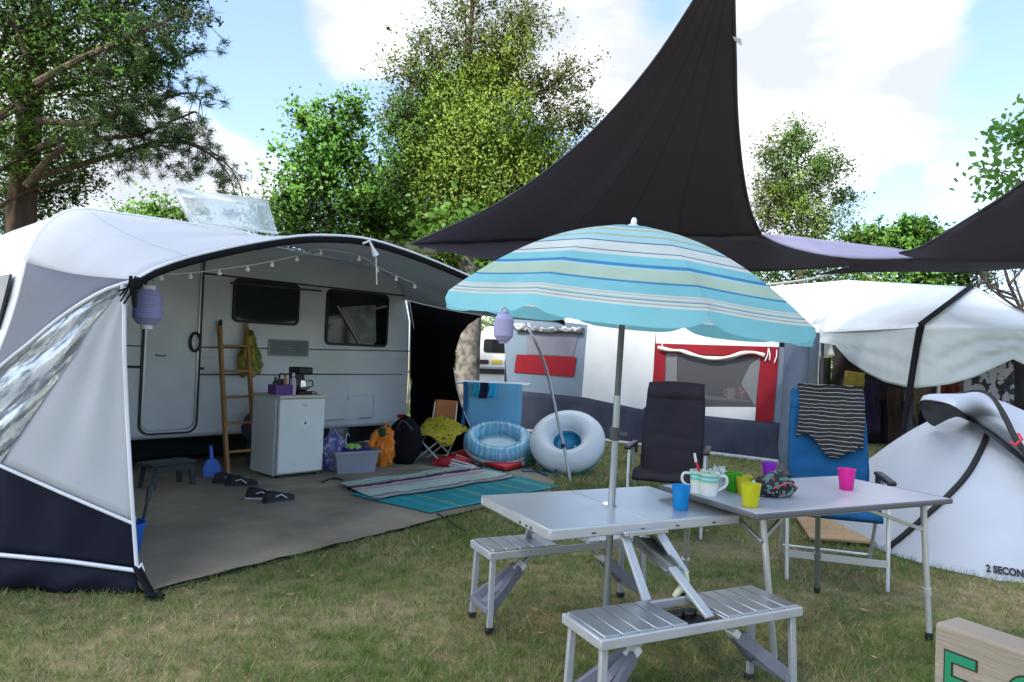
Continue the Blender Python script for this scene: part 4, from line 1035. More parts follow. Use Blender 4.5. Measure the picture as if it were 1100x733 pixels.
# roof and rear so the inside stays dim
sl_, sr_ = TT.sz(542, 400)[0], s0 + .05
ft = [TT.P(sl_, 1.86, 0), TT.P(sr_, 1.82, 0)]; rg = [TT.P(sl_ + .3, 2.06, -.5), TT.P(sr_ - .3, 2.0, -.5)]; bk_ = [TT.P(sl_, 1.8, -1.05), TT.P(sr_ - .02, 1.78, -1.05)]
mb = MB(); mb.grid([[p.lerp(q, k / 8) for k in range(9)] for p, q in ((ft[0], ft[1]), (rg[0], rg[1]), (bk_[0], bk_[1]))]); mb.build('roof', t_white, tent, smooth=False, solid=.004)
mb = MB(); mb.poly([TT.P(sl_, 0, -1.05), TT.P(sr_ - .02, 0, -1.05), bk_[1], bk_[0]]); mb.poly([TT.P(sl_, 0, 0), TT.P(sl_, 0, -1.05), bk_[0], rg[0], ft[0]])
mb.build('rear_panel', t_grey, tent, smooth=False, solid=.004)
# counter inside, mug and a floral jar on it
c0, c1 = TT.sz(716, 430), TT.sz(811, 430); zc_ = TT.sz(780, 427)[1] - .02
ct = thing('counter', 'pale kitchen counter just inside the red-framed tent window', 'counter', TT.P(c0[0] + .6, 0, -.35))
mb = MB(); mb.prism([TT.P(c0[0], zc_ - .03, -.10), TT.P(c1[0], zc_ - .03, -.10), TT.P(c1[0], zc_ - .03, -.55), TT.P(c0[0], zc_ - .03, -.55)], (0, 0, .03)); mb.build('top', mat('counter_pale', (.5, .5, .52), .5), ct)
for a_ in (c0[0] + .1, c1[0] - .1): mb = MB(); mb.tube([TT.P(a_, 0, -.3), TT.P(a_, zc_ - .03, -.3)], .02, 8); mb.build('leg', STEEL, ct)
def mug_at(o, r, h, m, label, sc=1., name='mug', parts=True):
    t = thing(name, label, 'mug', o)
    mb = MB(); mb.lathe([(r * .82, 0), (r, h), (r * .93, h), (r * .76, .012)], o, 20, cap=False); mb.lathe([(r * .8, .0), (r * .8, .012)], o, 20); mb.build('body', m, t)
    return t
o = TT.P(TT.sz(782, 420)[0], zc_, -.13); wm = mug_at(o, .065, .15, WHITE_PL, 'white mug standing in the tent window')
mb = MB(); mb.tube([o + TT.u * -.06 + V((0, 0, .12)), o + TT.u * -.11 + V((0, 0, .11)), o + TT.u * -.11 + V((0, 0, .06)), o + TT.u * -.055 + V((0, 0, .04))], .011, 8); mb.build('handle', WHITE_PL, wm)
o = TT.P(TT.sz(794.5, 420)[0], zc_, -.14)
mb = MB(); mb.lathe([(.06, 0), (.075, .05), (.08, .12), (.055, .17), (.06, .19)], o, 18); jr = tag(mb.build('jar', mat('floral_red', (.55, .06, .08), .5, col2=(.6, .55, .5), c2scale=18, c2pos=(.5, .54))), 'red and white floral jar next to the mug in the tent window', 'jar')

# ================================================================== background vehicle, house and trunk
mo = at(531, 408, 21); mo.z = 0; Mv = frame(mo, (.05, 1))
vw = mat('van_white', (.72, .73, .74), .3, coat=.4, var=.03)
van = thing('motorhome', 'white motorhome seen from behind beyond the drying rack', 'motorhome', mo)
zz = CAM.z + 0
def vz(y): return at(531, y, 21).z
rows = []
mb = MB(Mv); zt_ = vz(350.5); wd = .58
mb.prism([(x, .0, z) for x, z in ((-wd, .3), (wd + .35, .3), (wd + .35, zt_ - .4), (wd + .2, zt_ - .08), (wd - .1, zt_), (-wd + .28, zt_ - .02), (-wd + .08, zt_ - .25), (-wd, zt_ - .9))], (0, 4.5, 0)); mb.build('body', vw, van, bevel=.08)
x0, z0 = -.36, vz(379); x1, z1 = .36, vz(364.5)
mb = MB(Mv); mb.prism([(a, -.02, b) for a, b in rrect(x0, z0, x1 + .05, z1, .08)], (0, .06, 0)); mb.build('rear_window', dglass, van)
tdm = mat('tail_dark', (.03, .012, .014), .3)
for s in (-1, 1): mb = MB(Mv); mb.prism([(a + .05, -.03, b) for a, b in rrect(min(s * .24, s * .58), vz(391.5), max(s * .24, s * .58), vz(387), .03)], (0, .06, 0)); mb.build('tail_light', tdm, van)
mb = MB(Mv); mb.box((.05, -.03, vz(388.5)), (.3, .02, .11)); mb.build('number_plate', mat('plate_yellow', (.65, .50, .03), .5), van)
mb = MB(Mv); mb.prism([(a, -.05, b) for a, b in rrect(-.55, vz(402), .62, vz(396), .06)], (0, .1, 0)); mb.build('bumper', BLACK, van)
mb = MB(Mv); mb.prism([(a, -.08, b) for a, b in rrect(-.5, vz(396.5), .58, vz(394.5), .02)], (0, .06, 0)); mb.build('bumper_trim', STEEL, van)
for s in (-1, 1):
    mb = MB(Mv @ Matrix.Translation((s * .5 + .1, 1.0, .3)) @ Matrix.Rotation(R(90), 4, 'Y')); mb.lathe([(.2, -.1), (.31, -.1), (.31, .1), (.2, .1)], n=22); mb.build('wheel', mat('tyre', (.015, .015, .015), .9), van)
ho = at(515, 408, 32); ho.z = 0; Mh = frame(ho, (.1, 1))
house = thing('house', 'beige gabled building behind the motorhome', 'house', ho)
hz = lambda y: at(515, y, 32).z
mb = MB(Mh); zg, ze = hz(341.5), hz(356)
mb.prism([(-2.6, 0, 0), (1.7, 0, 0), (1.7, 0, ze), (-.35, 0, zg), (-2.6, 0, ze - .3)], (0, 6, 0)); mb.build('wall', mat('render_beige', (.40, .38, .33), .9, var=.1), house, smooth=False)
mb = MB(Mh)
for p, q in (((-2.75, ze - .42), (-.35, zg + .02)), ((1.85, ze - .1), (-.35, zg + .02))): mb.prism([(p[0], -.2, p[1]), (q[0], -.2, q[1]), (q[0], -.2, q[1] + .16), (p[0], -.2, p[1] + .16)], (0, 6.4, 0))
mb.build('roof', mat('roof_pale', (.38, .37, .35), .9), house, smooth=False)
mb = MB(Mh @ Matrix.Translation((-.35, -.01, hz(349))) @ Matrix.Rotation(R(90), 4, 'X')); mb.lathe([(.16, 0), (.16, .03)], n=16); mb.build('vent', DARK, house)

# ================================================================== PAVILIONS on the right
p_white = mat('pavilion_white', (.74, .77, .78), .75, var=.04, bump=.2, bscale=2.5, trans=.18)
p_val = mat('pavilion_valance', (.66, .71, .70), .8, var=.05, bump=.18, bscale=2.2, trans=.25, stretch=(1.3, 1.3, .5), spec=.2)
E2, E1 = at(988, 352, 8.6), at(878, 358, 11.0); PK = at(1045, 308.5, 10.0); R1 = at(906, 301, 12.2); E3 = at(1135, 354, 8.35)
pav = thing('pavilion', 'white party tent with a sagging side sheet and black corner pole', 'pavilion', V((E2.x, E2.y, 0)))
def sagquad(a, b, c, d, n=10, sag=.025):
    return [[a.lerp(b, j / n).lerp(d.lerp(c, j / n), i / n) - V((0, 0, sag * math.sin(math.pi * i / n) * (.6 + .4 * math.sin(math.pi * j / n)))) for j in range(n + 1)] for i in range(n + 1)]
mb = MB(); mb.grid(sagquad(E2, E1, R1, PK)); mb.grid(sagquad(E2, E3, PK + V((.05, 0, 0)), PK, sag=.02)); mb.build('roof', p_white, pav, solid=.004)
back_pk = PK + V((2.6, 2.6, -.6)); mb = MB(); mb.grid(sagquad(PK, E3, E3 + V((1.5, 1, 0)), back_pk)); mb.grid(sagquad(R1, PK, PK + V((.9, 2.6, -.7)), R1 + V((.9, 1.8, -.7)))); mb.build('rear_roof', p_white, pav, solid=.004)
def hang(topc, botc, n=36, k=10, fold=.05, seed=0, swag=0.):
    t_, b_ = resample(topc, n), resample(botc, n)
    return [[a.lerp(b, i / k) + V((.3, -1, 0)).normalized() * (fold * math.sin(math.pi * min(1, i / k * 1.2)) * mnoise.noise(V((j * .35 - i * .2, seed, i * .3))) + swag * math.sin(math.pi * i / k) * math.sin(math.pi * j / (n - 1)) * math.sin(i / k * 15 - 5 * (2 * j / (n - 1) - 1.15) ** 2)) for j, (a, b) in enumerate(zip(t_, b_))] for i in range(k + 1)]
le = lambda x, y: at(x, y, 8.6 + (988 - x) / 110 * 2.3)
mb = MB(); mb.grid(hang([E1, le(930, 355), E2], [le(879, 368), le(897, 371), le(912, 388), le(930, 400.5), le(950, 410.5), le(975, 416.5), at(986, 417, 8.6)], fold=.03, k=20, n=44, swag=.028)); 
re = lambda x, y: at(x, y, 8.55 - (x - 988) / 147 * .2)
mb.grid(hang([E2, E3], [at(986, 417, 8.6), re(1005, 415), re(1020, 413), re(1045, 406), re(1065, 397), re(1088, 386), re(1100, 392), re(1135, 392)], fold=.03, seed=4, k=20, n=44, swag=.02)); mb.build('valance', p_val, pav, solid=.004)
mb = MB(); mb.bar(PK + V((0, 0, .03)), E2 + V((0, -.02, .04)), .07, .012, up=(0, -.5, 1)); mb.bar(E2 + V((0, -.04, .03)), at(984, 376, 8.55), .07, .02, up=(0, -1, 0)); mb.build('hip_strap', BLACK_FAB, pav, smooth=False)
mb = MB(); mb.tube([E2, at(984, 376, 8.58), gr(962, 517)], [.038, .038, .034], 10); mb.build('pole', BLACK_FAB, pav)
mb = MB(); a = at(1008.5, 410, 9.4); mb.tube([a, V((a.x - .03, a.y, 0))], .022, 8); mb.build('pole', WHITE_PL, pav)
for p in (at(884, 360, 11), at(1120, 354, 8.5)): mb = MB(); mb.tube([p, V((p.x, p.y, 0))], .025, 8); mb.build('pole', DARK, pav)
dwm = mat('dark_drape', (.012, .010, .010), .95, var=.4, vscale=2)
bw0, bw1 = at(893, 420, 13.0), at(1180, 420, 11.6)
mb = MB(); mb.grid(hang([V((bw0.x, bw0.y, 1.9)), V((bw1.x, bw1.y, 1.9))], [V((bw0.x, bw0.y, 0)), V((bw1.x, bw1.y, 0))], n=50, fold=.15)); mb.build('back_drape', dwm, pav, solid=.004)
# second pavilion beyond
Q = [at(800, 366, 13.8), at(874, 352, 12.4), at(908, 301.5, 12.9), at(828, 308, 15)]
pav2 = thing('pavilion', 'plain white party tent roof beyond the trailer tent', 'pavilion', V((Q[1].x, Q[1].y, 0)))
mb = MB(); mb.grid(sagquad(*Q, sag=.04)); mb.grid(sagquad(Q[3], Q[2], Q[2] + V((.3, 2.4, -.7)), Q[3] + V((.3, 2.4, -.7)))); mb.build('roof', mat('pavilion_pale', (.74, .76, .80), .75, bump=.3, bscale=2, trans=.2), pav2, solid=.004)
mb = MB(); mb.grid([[at(870, 349, 12.1), at(881, 349, 11.9)], [at(892, 327, 12.15), at(901, 325, 12.0)], [at(908, 303, 12.3), at(918, 302, 12.15)]]); mb.build('roof_seam', mat('seam_bluegrey', (.45, .50, .60), .8), pav2, solid=.004)
mb = MB(); mb.grid(hang([Q[0], Q[1], at(890, 358, 12.3)], [at(800, 388, 13.8), at(874, 383, 12.4), at(897, 383, 12.3)], fold=.05)); mb.build('valance', p_val, pav2, solid=.004)
for p in (Q[0], Q[1]): mb = MB(); mb.tube([p, V((p.x, p.y, 0))], .03, 8); mb.build('pole', STEEL, pav2)
# what hangs and stands inside
def hung(name, pts, d, m, label, cat='cloth', fold=.06):
    (a, b, c, e) = [at(x, y, d) for x, y in pts]
    mb = MB(); mb.grid(hang([a, b], [e, c], n=18, k=8, fold=fold, seed=d)); return tag(mb.build(name, m, solid=.005), label, cat)
hung('yellow_cloth', [(908, 398), (929, 401), (927, 424), (907, 424)], 11.9, mat('dull_yellow', (.40, .30, .05), .8, var=.3), 'dull yellow cloth hung inside the white party tent')
hung('printed_sheet', [(1034, 402), (1089, 386), (1090, 470), (1036, 470)], 9.6, mat('black_white_print', (.30, .30, .33), .85, var=.1, col2=(.015, .015, .018), c2scale=8, c2pos=(.5, .53)), 'black and white printed sheet hung inside the party tent', 'sheet', .03)
hung('red_cloth', [(1007, 412), (1032, 405), (1034, 452), (1008, 452)], 10.4, mat('brick_red_cloth', (.16, .035, .022), .9, var=.3), 'brick red cloth hanging beside the thin white pole')
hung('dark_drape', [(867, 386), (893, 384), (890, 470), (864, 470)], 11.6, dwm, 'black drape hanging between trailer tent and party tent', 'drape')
hung('purple_coat', [(930, 408), (944, 410), (946, 468), (931, 466)], 11.2, mat('dark_purple_cloth', (.022, .012, .05), .9), 'dark purple garment hanging inside the white party tent', 'coat')
hung('brown_coat', [(953, 416), (968, 418), (971, 478), (954, 476)], 10.9, mat('brown_cloth', (.06, .035, .022), .9, var=.4), 'brown garment hanging inside the white party tent', 'coat')
hung('grey_coat', [(970, 419), (980, 419), (984, 474), (974, 474)], 10.3, mat('grey_cloth', (.10, .10, .11), .9, var=.5, vscale=12), 'grey garment hanging just left of the black corner pole', 'coat')
hung('beige_cloth', [(981, 418), (1001, 416), (1000, 470), (984, 470)], 10.6, mat('beige_cloth', (.22, .17, .12), .9, var=.4, vscale=6), 'brownish patterned cloth behind the black corner pole')
o = gr(948, 478); cab = thing('cupboard', 'dark cupboard standing in the party tent behind the blue chair', 'cupboard', o)
Mk = frame(o, (.2, 1)); mb = MB(Mk); mb.box((0, .3, .40), (.8, .5, .76)); mb.build('body', mat('cupboard_black', (.006, .006, .007), .9, spec=.1), cab, bevel=.01)
for s in (-1, 1): mb = MB(Mk); mb.box((s * .2, .035, .40), (.37, .02, .70)); mb.build('door', mat('cupboard_dark', (.010, .009, .011), .8, spec=.1), cab, bevel=.006)
o = gr(1000, 497); bg_ = thing('stroller', 'black folded stroller behind the pop-up tent', 'stroller', o)
mb = MB(); mb.blob(o + V((.05, 0, .6)), (.22, .2, .3), .3, 3, 2, 3); mb.build('seat', BLACK_FAB, bg_)
for p, q in (((-.2, 0, .0), (.1, 0, .9)), ((.25, 0, 0), (-.15, 0, .85))): mb = MB(); mb.tube([o + V(p), o + V(q)], .012, 8); mb.build('frame_tube', STEEL, bg_)
for s in (-.2, .25):
    mb = MB(Matrix.Translation(o + V((s, -.02, .10))) @ Matrix.Rotation(R(90), 4, 'X')); mb.lathe([(.06, -.02), (.1, -.02), (.1, .02), (.06, .02)], n=18); mb.build('wheel', BLACK, bg_)

# ================================================================== POP-UP TENT
pt_m = mat('popup_pale_canvas', (.50, .54, .60), .6, var=.04, bump=.45, bscale=3.2, trans=.12)
pt_b = mat('popup_black_band', (.010, .010, .012), .7)
pc = V((3.98, 5.62, 0)); rx, ry, zt2 = 1.25, 1.22, 1.13
popup = thing('popup_tent', 'pale grey pop-up tent with black bands and black lettering near its hem', 'tent', pc)
def dome_p(t, k):     # t azimuth, k 0 at the ground .. 1 at the top
    r = (1 - k) * 1.0 + .10 * math.sin(math.pi * k) ; e = 3.0
    c, s = math.cos(t), math.sin(t)
    sq = 1 / ((abs(c) ** e + abs(s) ** e) ** (1 / e)) if k < 1 else 1
    rr_ = r * (sq * (1 - k) + k)
    return pc + V((-.13 * k + rx * rr_ * c, ry * rr_ * s, zt2 * (1 - (1 - k) ** 1.25)))
mb = MB(); rows = [[dome_p(2 * math.pi * j / 72, i / 18 * .985) + V((0, 0, .010 * mnoise.noise(V((j * .5, i * .5, 0))))) for j in range(72)] for i in range(19)]
mb.grid(rows, closed=True); mb.poly(rows[-1])
body_v, body_f = list(mb.v), list(mb.f)
bodyo = mb.build('canopy', pt_m, popup, sharp=60)
bvh = BVHTree.FromPolygons(body_v, body_f)
def on_tent(px, py, lift=.008):
    r = ray(px, py).normalized(); loc, nrm, idx, dist = bvh.ray_cast(CAM, r)
    if loc is None: return None
    if nrm.dot(r) > 0: nrm = -nrm
    return loc + nrm * lift
bandp = [on_tent(*p) for p in [(956, 588), (970, 577), (985, 564), (997, 553), (1012, 540), (1024, 528), (1035, 516), (1044, 503), (1052, 488), (1058, 475), (1061, 466), (1063, 458)]]
bandp = [p for p in bandp if p is not None]
if len(bandp) > 3:
    mb = MB(); mb.tube(smooth_curve(bandp, 40), .021, 6); mb.build('pole_band', pt_b, popup)
# hood over the door
_os = lambda x, y, d: (on_tent(x, y, .03) or at(x, y, d))
hf = smooth_curve([at(987, 437, 5.38), at(992, 430.5, 5.3), at(1016, 434, 5.02), at(1030, 441, 4.95), _os(1042, 452, 4.8), _os(1056, 462, 4.72), _os(1078, 478, 4.6), _os(1102, 498, 4.5), _os(1135, 530, 4.42)], 30)
hr = smooth_curve([at(990, 434, 5.45), at(998, 427.5, 5.45), at(1030, 424.5, 5.4), at(1050, 421, 5.35), at(1066, 428, 5.25), at(1080, 449, 5.05), at(1094, 476, 4.85), at(1128, 520, 4.6)], 30)
mb = MB(); mb.grid([[a.lerp(b, k / 8) + V((0, 0, .035 * math.sin(math.pi * k / 8))) for a, b in zip(hf, hr)] for k in range(9)]); mb.build('hood', pt_m, popup, solid=.003)
mb = MB(); mb.tube(hr, .020, 6); mb.build('hood_pole_band', pt_b, popup)
mb = MB(); mb.tube(hf, .008, 6); mb.build('hood_edge', pt_b, popup)
inn = smooth_curve([at(990, 440, 5.6), at(993, 450, 5.6), at(1003, 458, 5.55), at(1010, 454, 5.5), at(1021, 445, 5.4), at(1030, 443, 5.2)], 30)
mb = MB(); mb.grid([[a.lerp(b, k / 5) for a, b in zip(hf, inn)] for k in range(6)][0:6]); mb.build('hood_lining', mat('popup_dark_lining', (.05, .055, .065), .8), popup)
p = [on_tent(x, y) for x, y in [(993, 454), (1004, 449), (1016, 443)]]
mb = MB(); rr_ = [at(1092, 432, 5.6), at(1100, 438, 5.6)]
mb.tube([at(1085, 475, 4.8), at(1091, 478, 4.78), at(1098, 472, 4.76), at(1094, 466, 4.8)], .010, 6); mb.build('toggle', mat('red_cord', (.6, .03, .05), .5), popup)
# lettering near the hem
fcu = bpy.data.curves.new('lettering', 'FONT'); fcu.body = '2 SECONDS'; fcu.size = .066; fcu.extrude = .001; fcu.offset = .0028
fcu.materials.append(pt_b)
ft_ = bpy.data.objects.new('lettering', fcu)
A_, B_2, C_2 = on_tent(1059, 615, .006), on_tent(1092, 620, .006), on_tent(1060, 604, .006)
if A_ and B_2 and C_2:
    tx = (B_2 - A_).normalized(); ty = (C_2 - A_); ty = (ty - tx * ty.dot(tx)).normalized(); tz = tx.cross(ty)
    Mt = Matrix((tx, ty, tz)).transposed().to_4x4(); Mt.translation = A_ - pc + tz * .012
    COL.objects.link(ft_); bpy.context.view_layer.update()
    me_ = bpy.data.meshes.new_from_object(ft_.evaluated_get(bpy.context.evaluated_depsgraph_get())); bpy.data.objects.remove(ft_)
    lt_ = bpy.data.objects.new('lettering', me_); COL.objects.link(lt_); lt_.parent = popup; lt_.matrix_local = Mt @ Matrix.Diagonal((.76, 1, 1, 1))

# ================================================================== TABLES
P0, P1, P3 = gr(591, 569, .65), gr(795, 552, .65), gr(532, 531, .65)
ex = (P1 - P0); LX = ex.length; ex.normalize(); ey = V((-ex.y, ex.x, 0)); WY = (P3 - P0).dot(ey)
Mp = frame(V((P0.x, P0.y, 0)), ey)
top_m = mat('table_top_aluminium', (.43, .45, .48), .30, .55, .04, 5)
plast = mat('grey_brace_plastic', (.16, .17, .21), .5)
pic = thing('picnic_table', 'silver folding picnic table with two attached slatted benches', 'picnic table', V((P0.x, P0.y, 0)))
mb = MB(Mp)
for k in (0, 1): mb.box((LX * (.25 + .5 * k), WY / 2, .643), (LX / 2 - .0015, WY - .012, .012))
mb.build('tabletop', top_m, pic, bevel=.002)
mb = MB(Mp); t_ = .045; z = .626
for (c, s) in (((LX / 2, .006, z), (LX, .012, t_)), ((LX / 2, WY - .006, z), (LX, .012, t_)), ((.006, WY / 2, z), (.012, WY - .024, t_)), ((LX - .006, WY / 2, z), (.012, WY - .024, t_))): mb.box(c, s)
ef = mb.build('edge_frame', WHITE_AL, pic, bevel=.008)
mb = MB(Mp)
for x, y in ((.2, -.002), (.44, -.002), (.62, -.002), (LX - .15, -.002)): mb.box((x, y, .622), (.018, .003, .006))
for y in (.16, .2, .26): mb.box((-.0015, y, .618), (.003, .014, .01))
mb.build('catch', DARK, ef, smooth=False)
mb = MB(Mp); mb.lathe([(.028, 0), (.032, .006), (.026, .012), (.022, .016)], (LX * .5, WY * .47, .649), 18); mb.build('pole_socket', WHITE_PL, pic)
HB = .385
def make_bench(o, length, width, flip=1):
    """a bench: two rails, two slatted seats, legs and plastic braces; local x along, y across"""
    Mb = frame(V((o.x, o.y, 0)), ey)
    mb = MB(Mb)
    for y in (.008, width - .008): mb.box((length / 2, y, HB - .02), (length, .016, .036))
    for x in (.008, length - .008): mb.box((x, width / 2, HB - .02), (.016, width - .032, .036))
    bn = mb.build('bench', WHITE_AL, pic, bevel=.004)
    sw_ = length * .385
    for x0 in (.016, length - .016 - sw_):
        mb = MB(Mb); n = 5
        for k in range(n): mb.box((x0 + sw_ * (k + .5) / n, width / 2, HB), (sw_ / n - .006, width - .02, .012))
        mb.box((x0 + sw_ / 2, width / 2, HB - .008), (sw_, width - .04, .006))
        mb.build('seat', GREY_AL, bn, bevel=.002)
    for x, sx in ((.03, -1), (length - .03, 1)):
        for y, sy in ((.03, -1), (width - .03, 1)):
            mb = MB(Mb); mb.bar((x, y, HB - .03), (x + sx * .010, y + sy * .012, .025), .028, .02, up=(0, 1, 0)); mb.build('leg', WHITE_AL, bn, bevel=.003)
            mb = MB(Mb); mb.box((x + sx * .011, y + sy * .013, .013), (.04, .03, .026)); mb.build('foot', BLACK, bn, bevel=.005)
    for x, sx, xe in ((.045, 1, length * .36), (length - .045, -1, length * .64)):
        a_, b_ = V((x - sx * .02, width / 2, .10)), V((xe, width / 2, HB - .03)); c_ = a_.lerp(b_, .62)
        mb = MB(Mb)
        for y in (width / 2 - .05, width / 2 + .05): mb.bar(V((a_.x, y * 1 + (y - width / 2) * .9, a_.z)), V((c_.x, width / 2 + (y - width / 2) * .4, c_.z)), .022, .05, up=(0, 0, 1))
        mb.bar(a_ + V((0, 0, .0)), c_, .045, .018); mb.bar(V((a_.x, .02, a_.z)), V((a_.x, width - .02, a_.z)), .05, .03)
        mb.build('brace', plast, bn, bevel=.004)
        mb = MB(Mb); mb.bar(c_ - (b_ - a_).normalized() * .03, b_, .024, .016); mb.build('brace_arm', GREY_AL, bn, bevel=.003)
        mb = MB(Mb); mb.bar(c_ - (b_ - a_).normalized() * .02, c_ + (b_ - a_).normalized() * .035, .055, .03); mb.build('brace_clip', WHITE_PL, bn, bevel=.005)
    return bn, Mb
fb0, fb1 = gr(646, 688, HB), gr(861.5, 651, HB)
fl_ = (fb1 - fb0).dot(ex)
fbench, Mb1 = make_bench(fb0, fl_, .265)
bb0 = gr(526.5, 594, HB)
bbench, Mb2 = make_bench(bb0, fl_, .25)
# linkage between table and front bench
def fl_bar(name, p, q, w_, t_, m, up=None): mb = MB(); mb.bar(p, q, w_, t_, up=up or -ey); return mb.build(name, m, pic, bevel=.003)
tb = lambda x, y, z: Mp @ V((x, y, z)); bb = lambda x, y, z: Mb1 @ V((x, y, z))
br = thing
mb = MB(); mb.bar(tb(.33, -.006, .612), tb(.55, -.006, .612), .02, .05, up=-ey); mb.build('hinge_bracket', GREY_AL, pic, bevel=.003)
fl_bar('support_bar', tb(.355, .01, .60), at(695, 646, bb(.4, .25, .39).y + .0), .038, .014, WHITE_AL)
fl_bar('support_bar', tb(.535, .02, .60), at(737, 618, 2.92), .038, .014, WHITE_AL)
mb = MB(); a, b = at(690, 578, 3.22), at(725, 614, 2.80); d_ = (b - a).normalized(); sx_ = d_.cross(V((0, 0, 1))).normalized()
for s in (-1, 1): mb.bar(a + sx_ * .04 * s, b + sx_ * .02 * s, .008, .05)
mb.bar(a, b, .085, .006); mb.build('channel', mat('channel_zinc', (.28, .31, .33), .45, .5), pic, bevel=.003)
fl_bar('support_bar', at(722, 610, 2.80), at(763, 664, bb(.44, .01, .39).y + .06), .04, .014, WHITE_AL, up=(0, 0, 1))
mb = MB(); mb.tube(smooth_curve([at(735, 615, 2.86), at(737, 625, 2.85), at(729, 635, 2.84), at(725, 641, 2.84)], 8), .014, 8); mb.build('hook', mat('hook_cream', (.55, .58, .42), .5), pic)
mb = MB(Mb1); mb.box((fl_ * .5, .14, HB - .045), (.15, .17, .02))
for k in range(4): mb.lathe([(.02, 0), (.024, .02)], (fl_ * .5 - .045 + .03 * k, .14 + .02 * (k % 2), HB - .035), 10)
mb.build('latch_tray', BLACK, fbench)
for x in (.28, .62): fl_bar('support_bar', tb(x, WY - .02, .6), Mb2 @ V((x + .02, .2, HB - .02)), .036, .014, WHITE_AL, up=ey)

# umbrella pole point on the table
UPB = tb(LX * .5, WY * .47, .65); UPB = gr(657, 540, .65)
# ---- right table
T0, T1, T3 = gr(813, 552, .70), gr(1022.5, 535.5, .70), gr(713, 520.5, .70)
tx_ = (T1 - T0); TL = tx_.length; tx_.normalize(); ty_ = V((-tx_.y, tx_.x, 0)); TW = (T3 - T0).dot(ty_)
Mq = frame(V((T0.x, T0.y, 0)), ty_)
tab = thing('camping_table', 'grey-topped camping table with splayed tubular legs', 'table', V((T0.x, T0.y, 0)))
mb = MB(Mq); mb.box((TL / 2, TW / 2, .69), (TL - .01, TW - .01, .018)); mb.build('tabletop', mat('table_top_lilac_grey', (.36, .36, .41), .33, .0, .05, 4), tab, bevel=.006)
mb = MB(Mq); z = .686
for (c, s) in (((TL / 2, 0, z), (TL + .006, .012, .026)), ((TL / 2, TW, z), (TL + .006, .012, .026)), ((0, TW / 2, z), (.012, TW - .013, .026)), ((TL, TW / 2, z), (.012, TW - .013, .026))): mb.box(c, s)
mb.build('rim', mat('rim_dark_grey', (.085, .088, .10), .5), tab, bevel=.008)
legm = mat('leg_aluminium', (.55, .57, .58), .38, .5, .05)
def leg_to(name, ax, ay, foot, m=legm, r=.0145):
    a = Mq @ V((ax, ay, .675)); k = Mq @ V((ax + (.0), ay, .655))
    mb = MB(); mb.tube(smooth_curve([a + (V((foot.x, foot.y, .67)) - a) * -.3, a, a.lerp(foot, .08), foot + V((0, 0, .02))], 14), r, 10); l = mb.build(name, m, tab)
    mid = a.lerp(foot, .62); mb = MB(); mb.tube([mid, mid + (foot - a) * .05], r * 1.35, 10); mb.build('adjuster', m, l)
    mb = MB(); mb.lathe([(.018, 0), (.018, .035)], foot, 10); mb.build('foot', BLACK, l)
    return a
a1 = leg_to('leg', .10, .07, gr(832, 715)); a2 = leg_to('leg', TL - .14, .05, gr(998, 687))
a3 = leg_to('leg', .14, TW - .06, gr(734, 640)); a4 = leg_to('leg', TL * .80, TW - .08, gr(877.5, 636), mat('leg_dull', (.22, .25, .25), .45, .5))
for (p, q) in ((Mq @ V((.10, .07, .56)), Mq @ V((.28, .10, .672))), (a2 - V((0, 0, .13)), Mq @ V((TL * .60, .2, .672))), (a1 - V((0, 0, .12)), Mq @ V((.12, .35, .672)))):
    mb = MB(); mb.bar(p, q, .014, .018); mb.build('brace', STEEL, tab, bevel=.002)
mb = MB(Mq); mb.box((TL / 2, .07, .665), (TL - .25, .018, .025)); mb.box((TL / 2, TW - .07, .665), (TL - .25, .018, .025)); mb.build('under_rail', STEEL, tab)

# ---- cups
def cup_m(name, c): return mat(name, c, .3, var=.03, trans=.35)
def make_cup(o, r, h, m, label, first=None):
    t = thing('cup', label, 'cup', o, 'coloured plastic cups')
    mb = MB(); mb.lathe([(r * .74, 0), (r * .78, .004), (r, h), (r * .95, h), (r * .72, .006)], o, 28, cap=False); mb.lathe([(r * .74, .002), (r * .74, .006)], o, 28); mb.build('body', m, t)
    mb = MB(); mb.tube([o + V((r * math.cos(t_), r * math.sin(t_), h)) for t_ in [2 * math.pi * k / 28 for k in range(28)]], .0022, 6, closed=True); mb.build('rim', m, t)
    return t
make_cup(gr(731, 547, .65), .042, .107, cup_m('cup_cyan', (.01, .33, .75)), 'cyan blue plastic cup on the silver picnic table')
make_cup(gr(788, 528, .70), .041, .088, cup_m('cup_green', (.06, .42, .015)), 'green plastic cup between the striped mugs and the yellow cups')
make_cup(gr(806, 544, .70), .043, .098, cup_m('cup_yellow', (.68, .66, .02)), 'yellow plastic cup in front, nearest the table edge')
make_cup(gr(799, 531, .70), .038, .085, cup_m('cup_yellow_deep', (.60, .55, .02)), 'second yellow plastic cup half hidden behind the front yellow one')
make_cup(gr(826.5, 514, .70), .041, .085, cup_m('cup_purple', (.30, .02, .48)), 'purple plastic cup behind the floral pouch')
make_cup(gr(909, 526, .70), .042, .104, cup_m('cup_pink', (.72, .02, .33)), 'pink plastic cup alone near the blue chair')
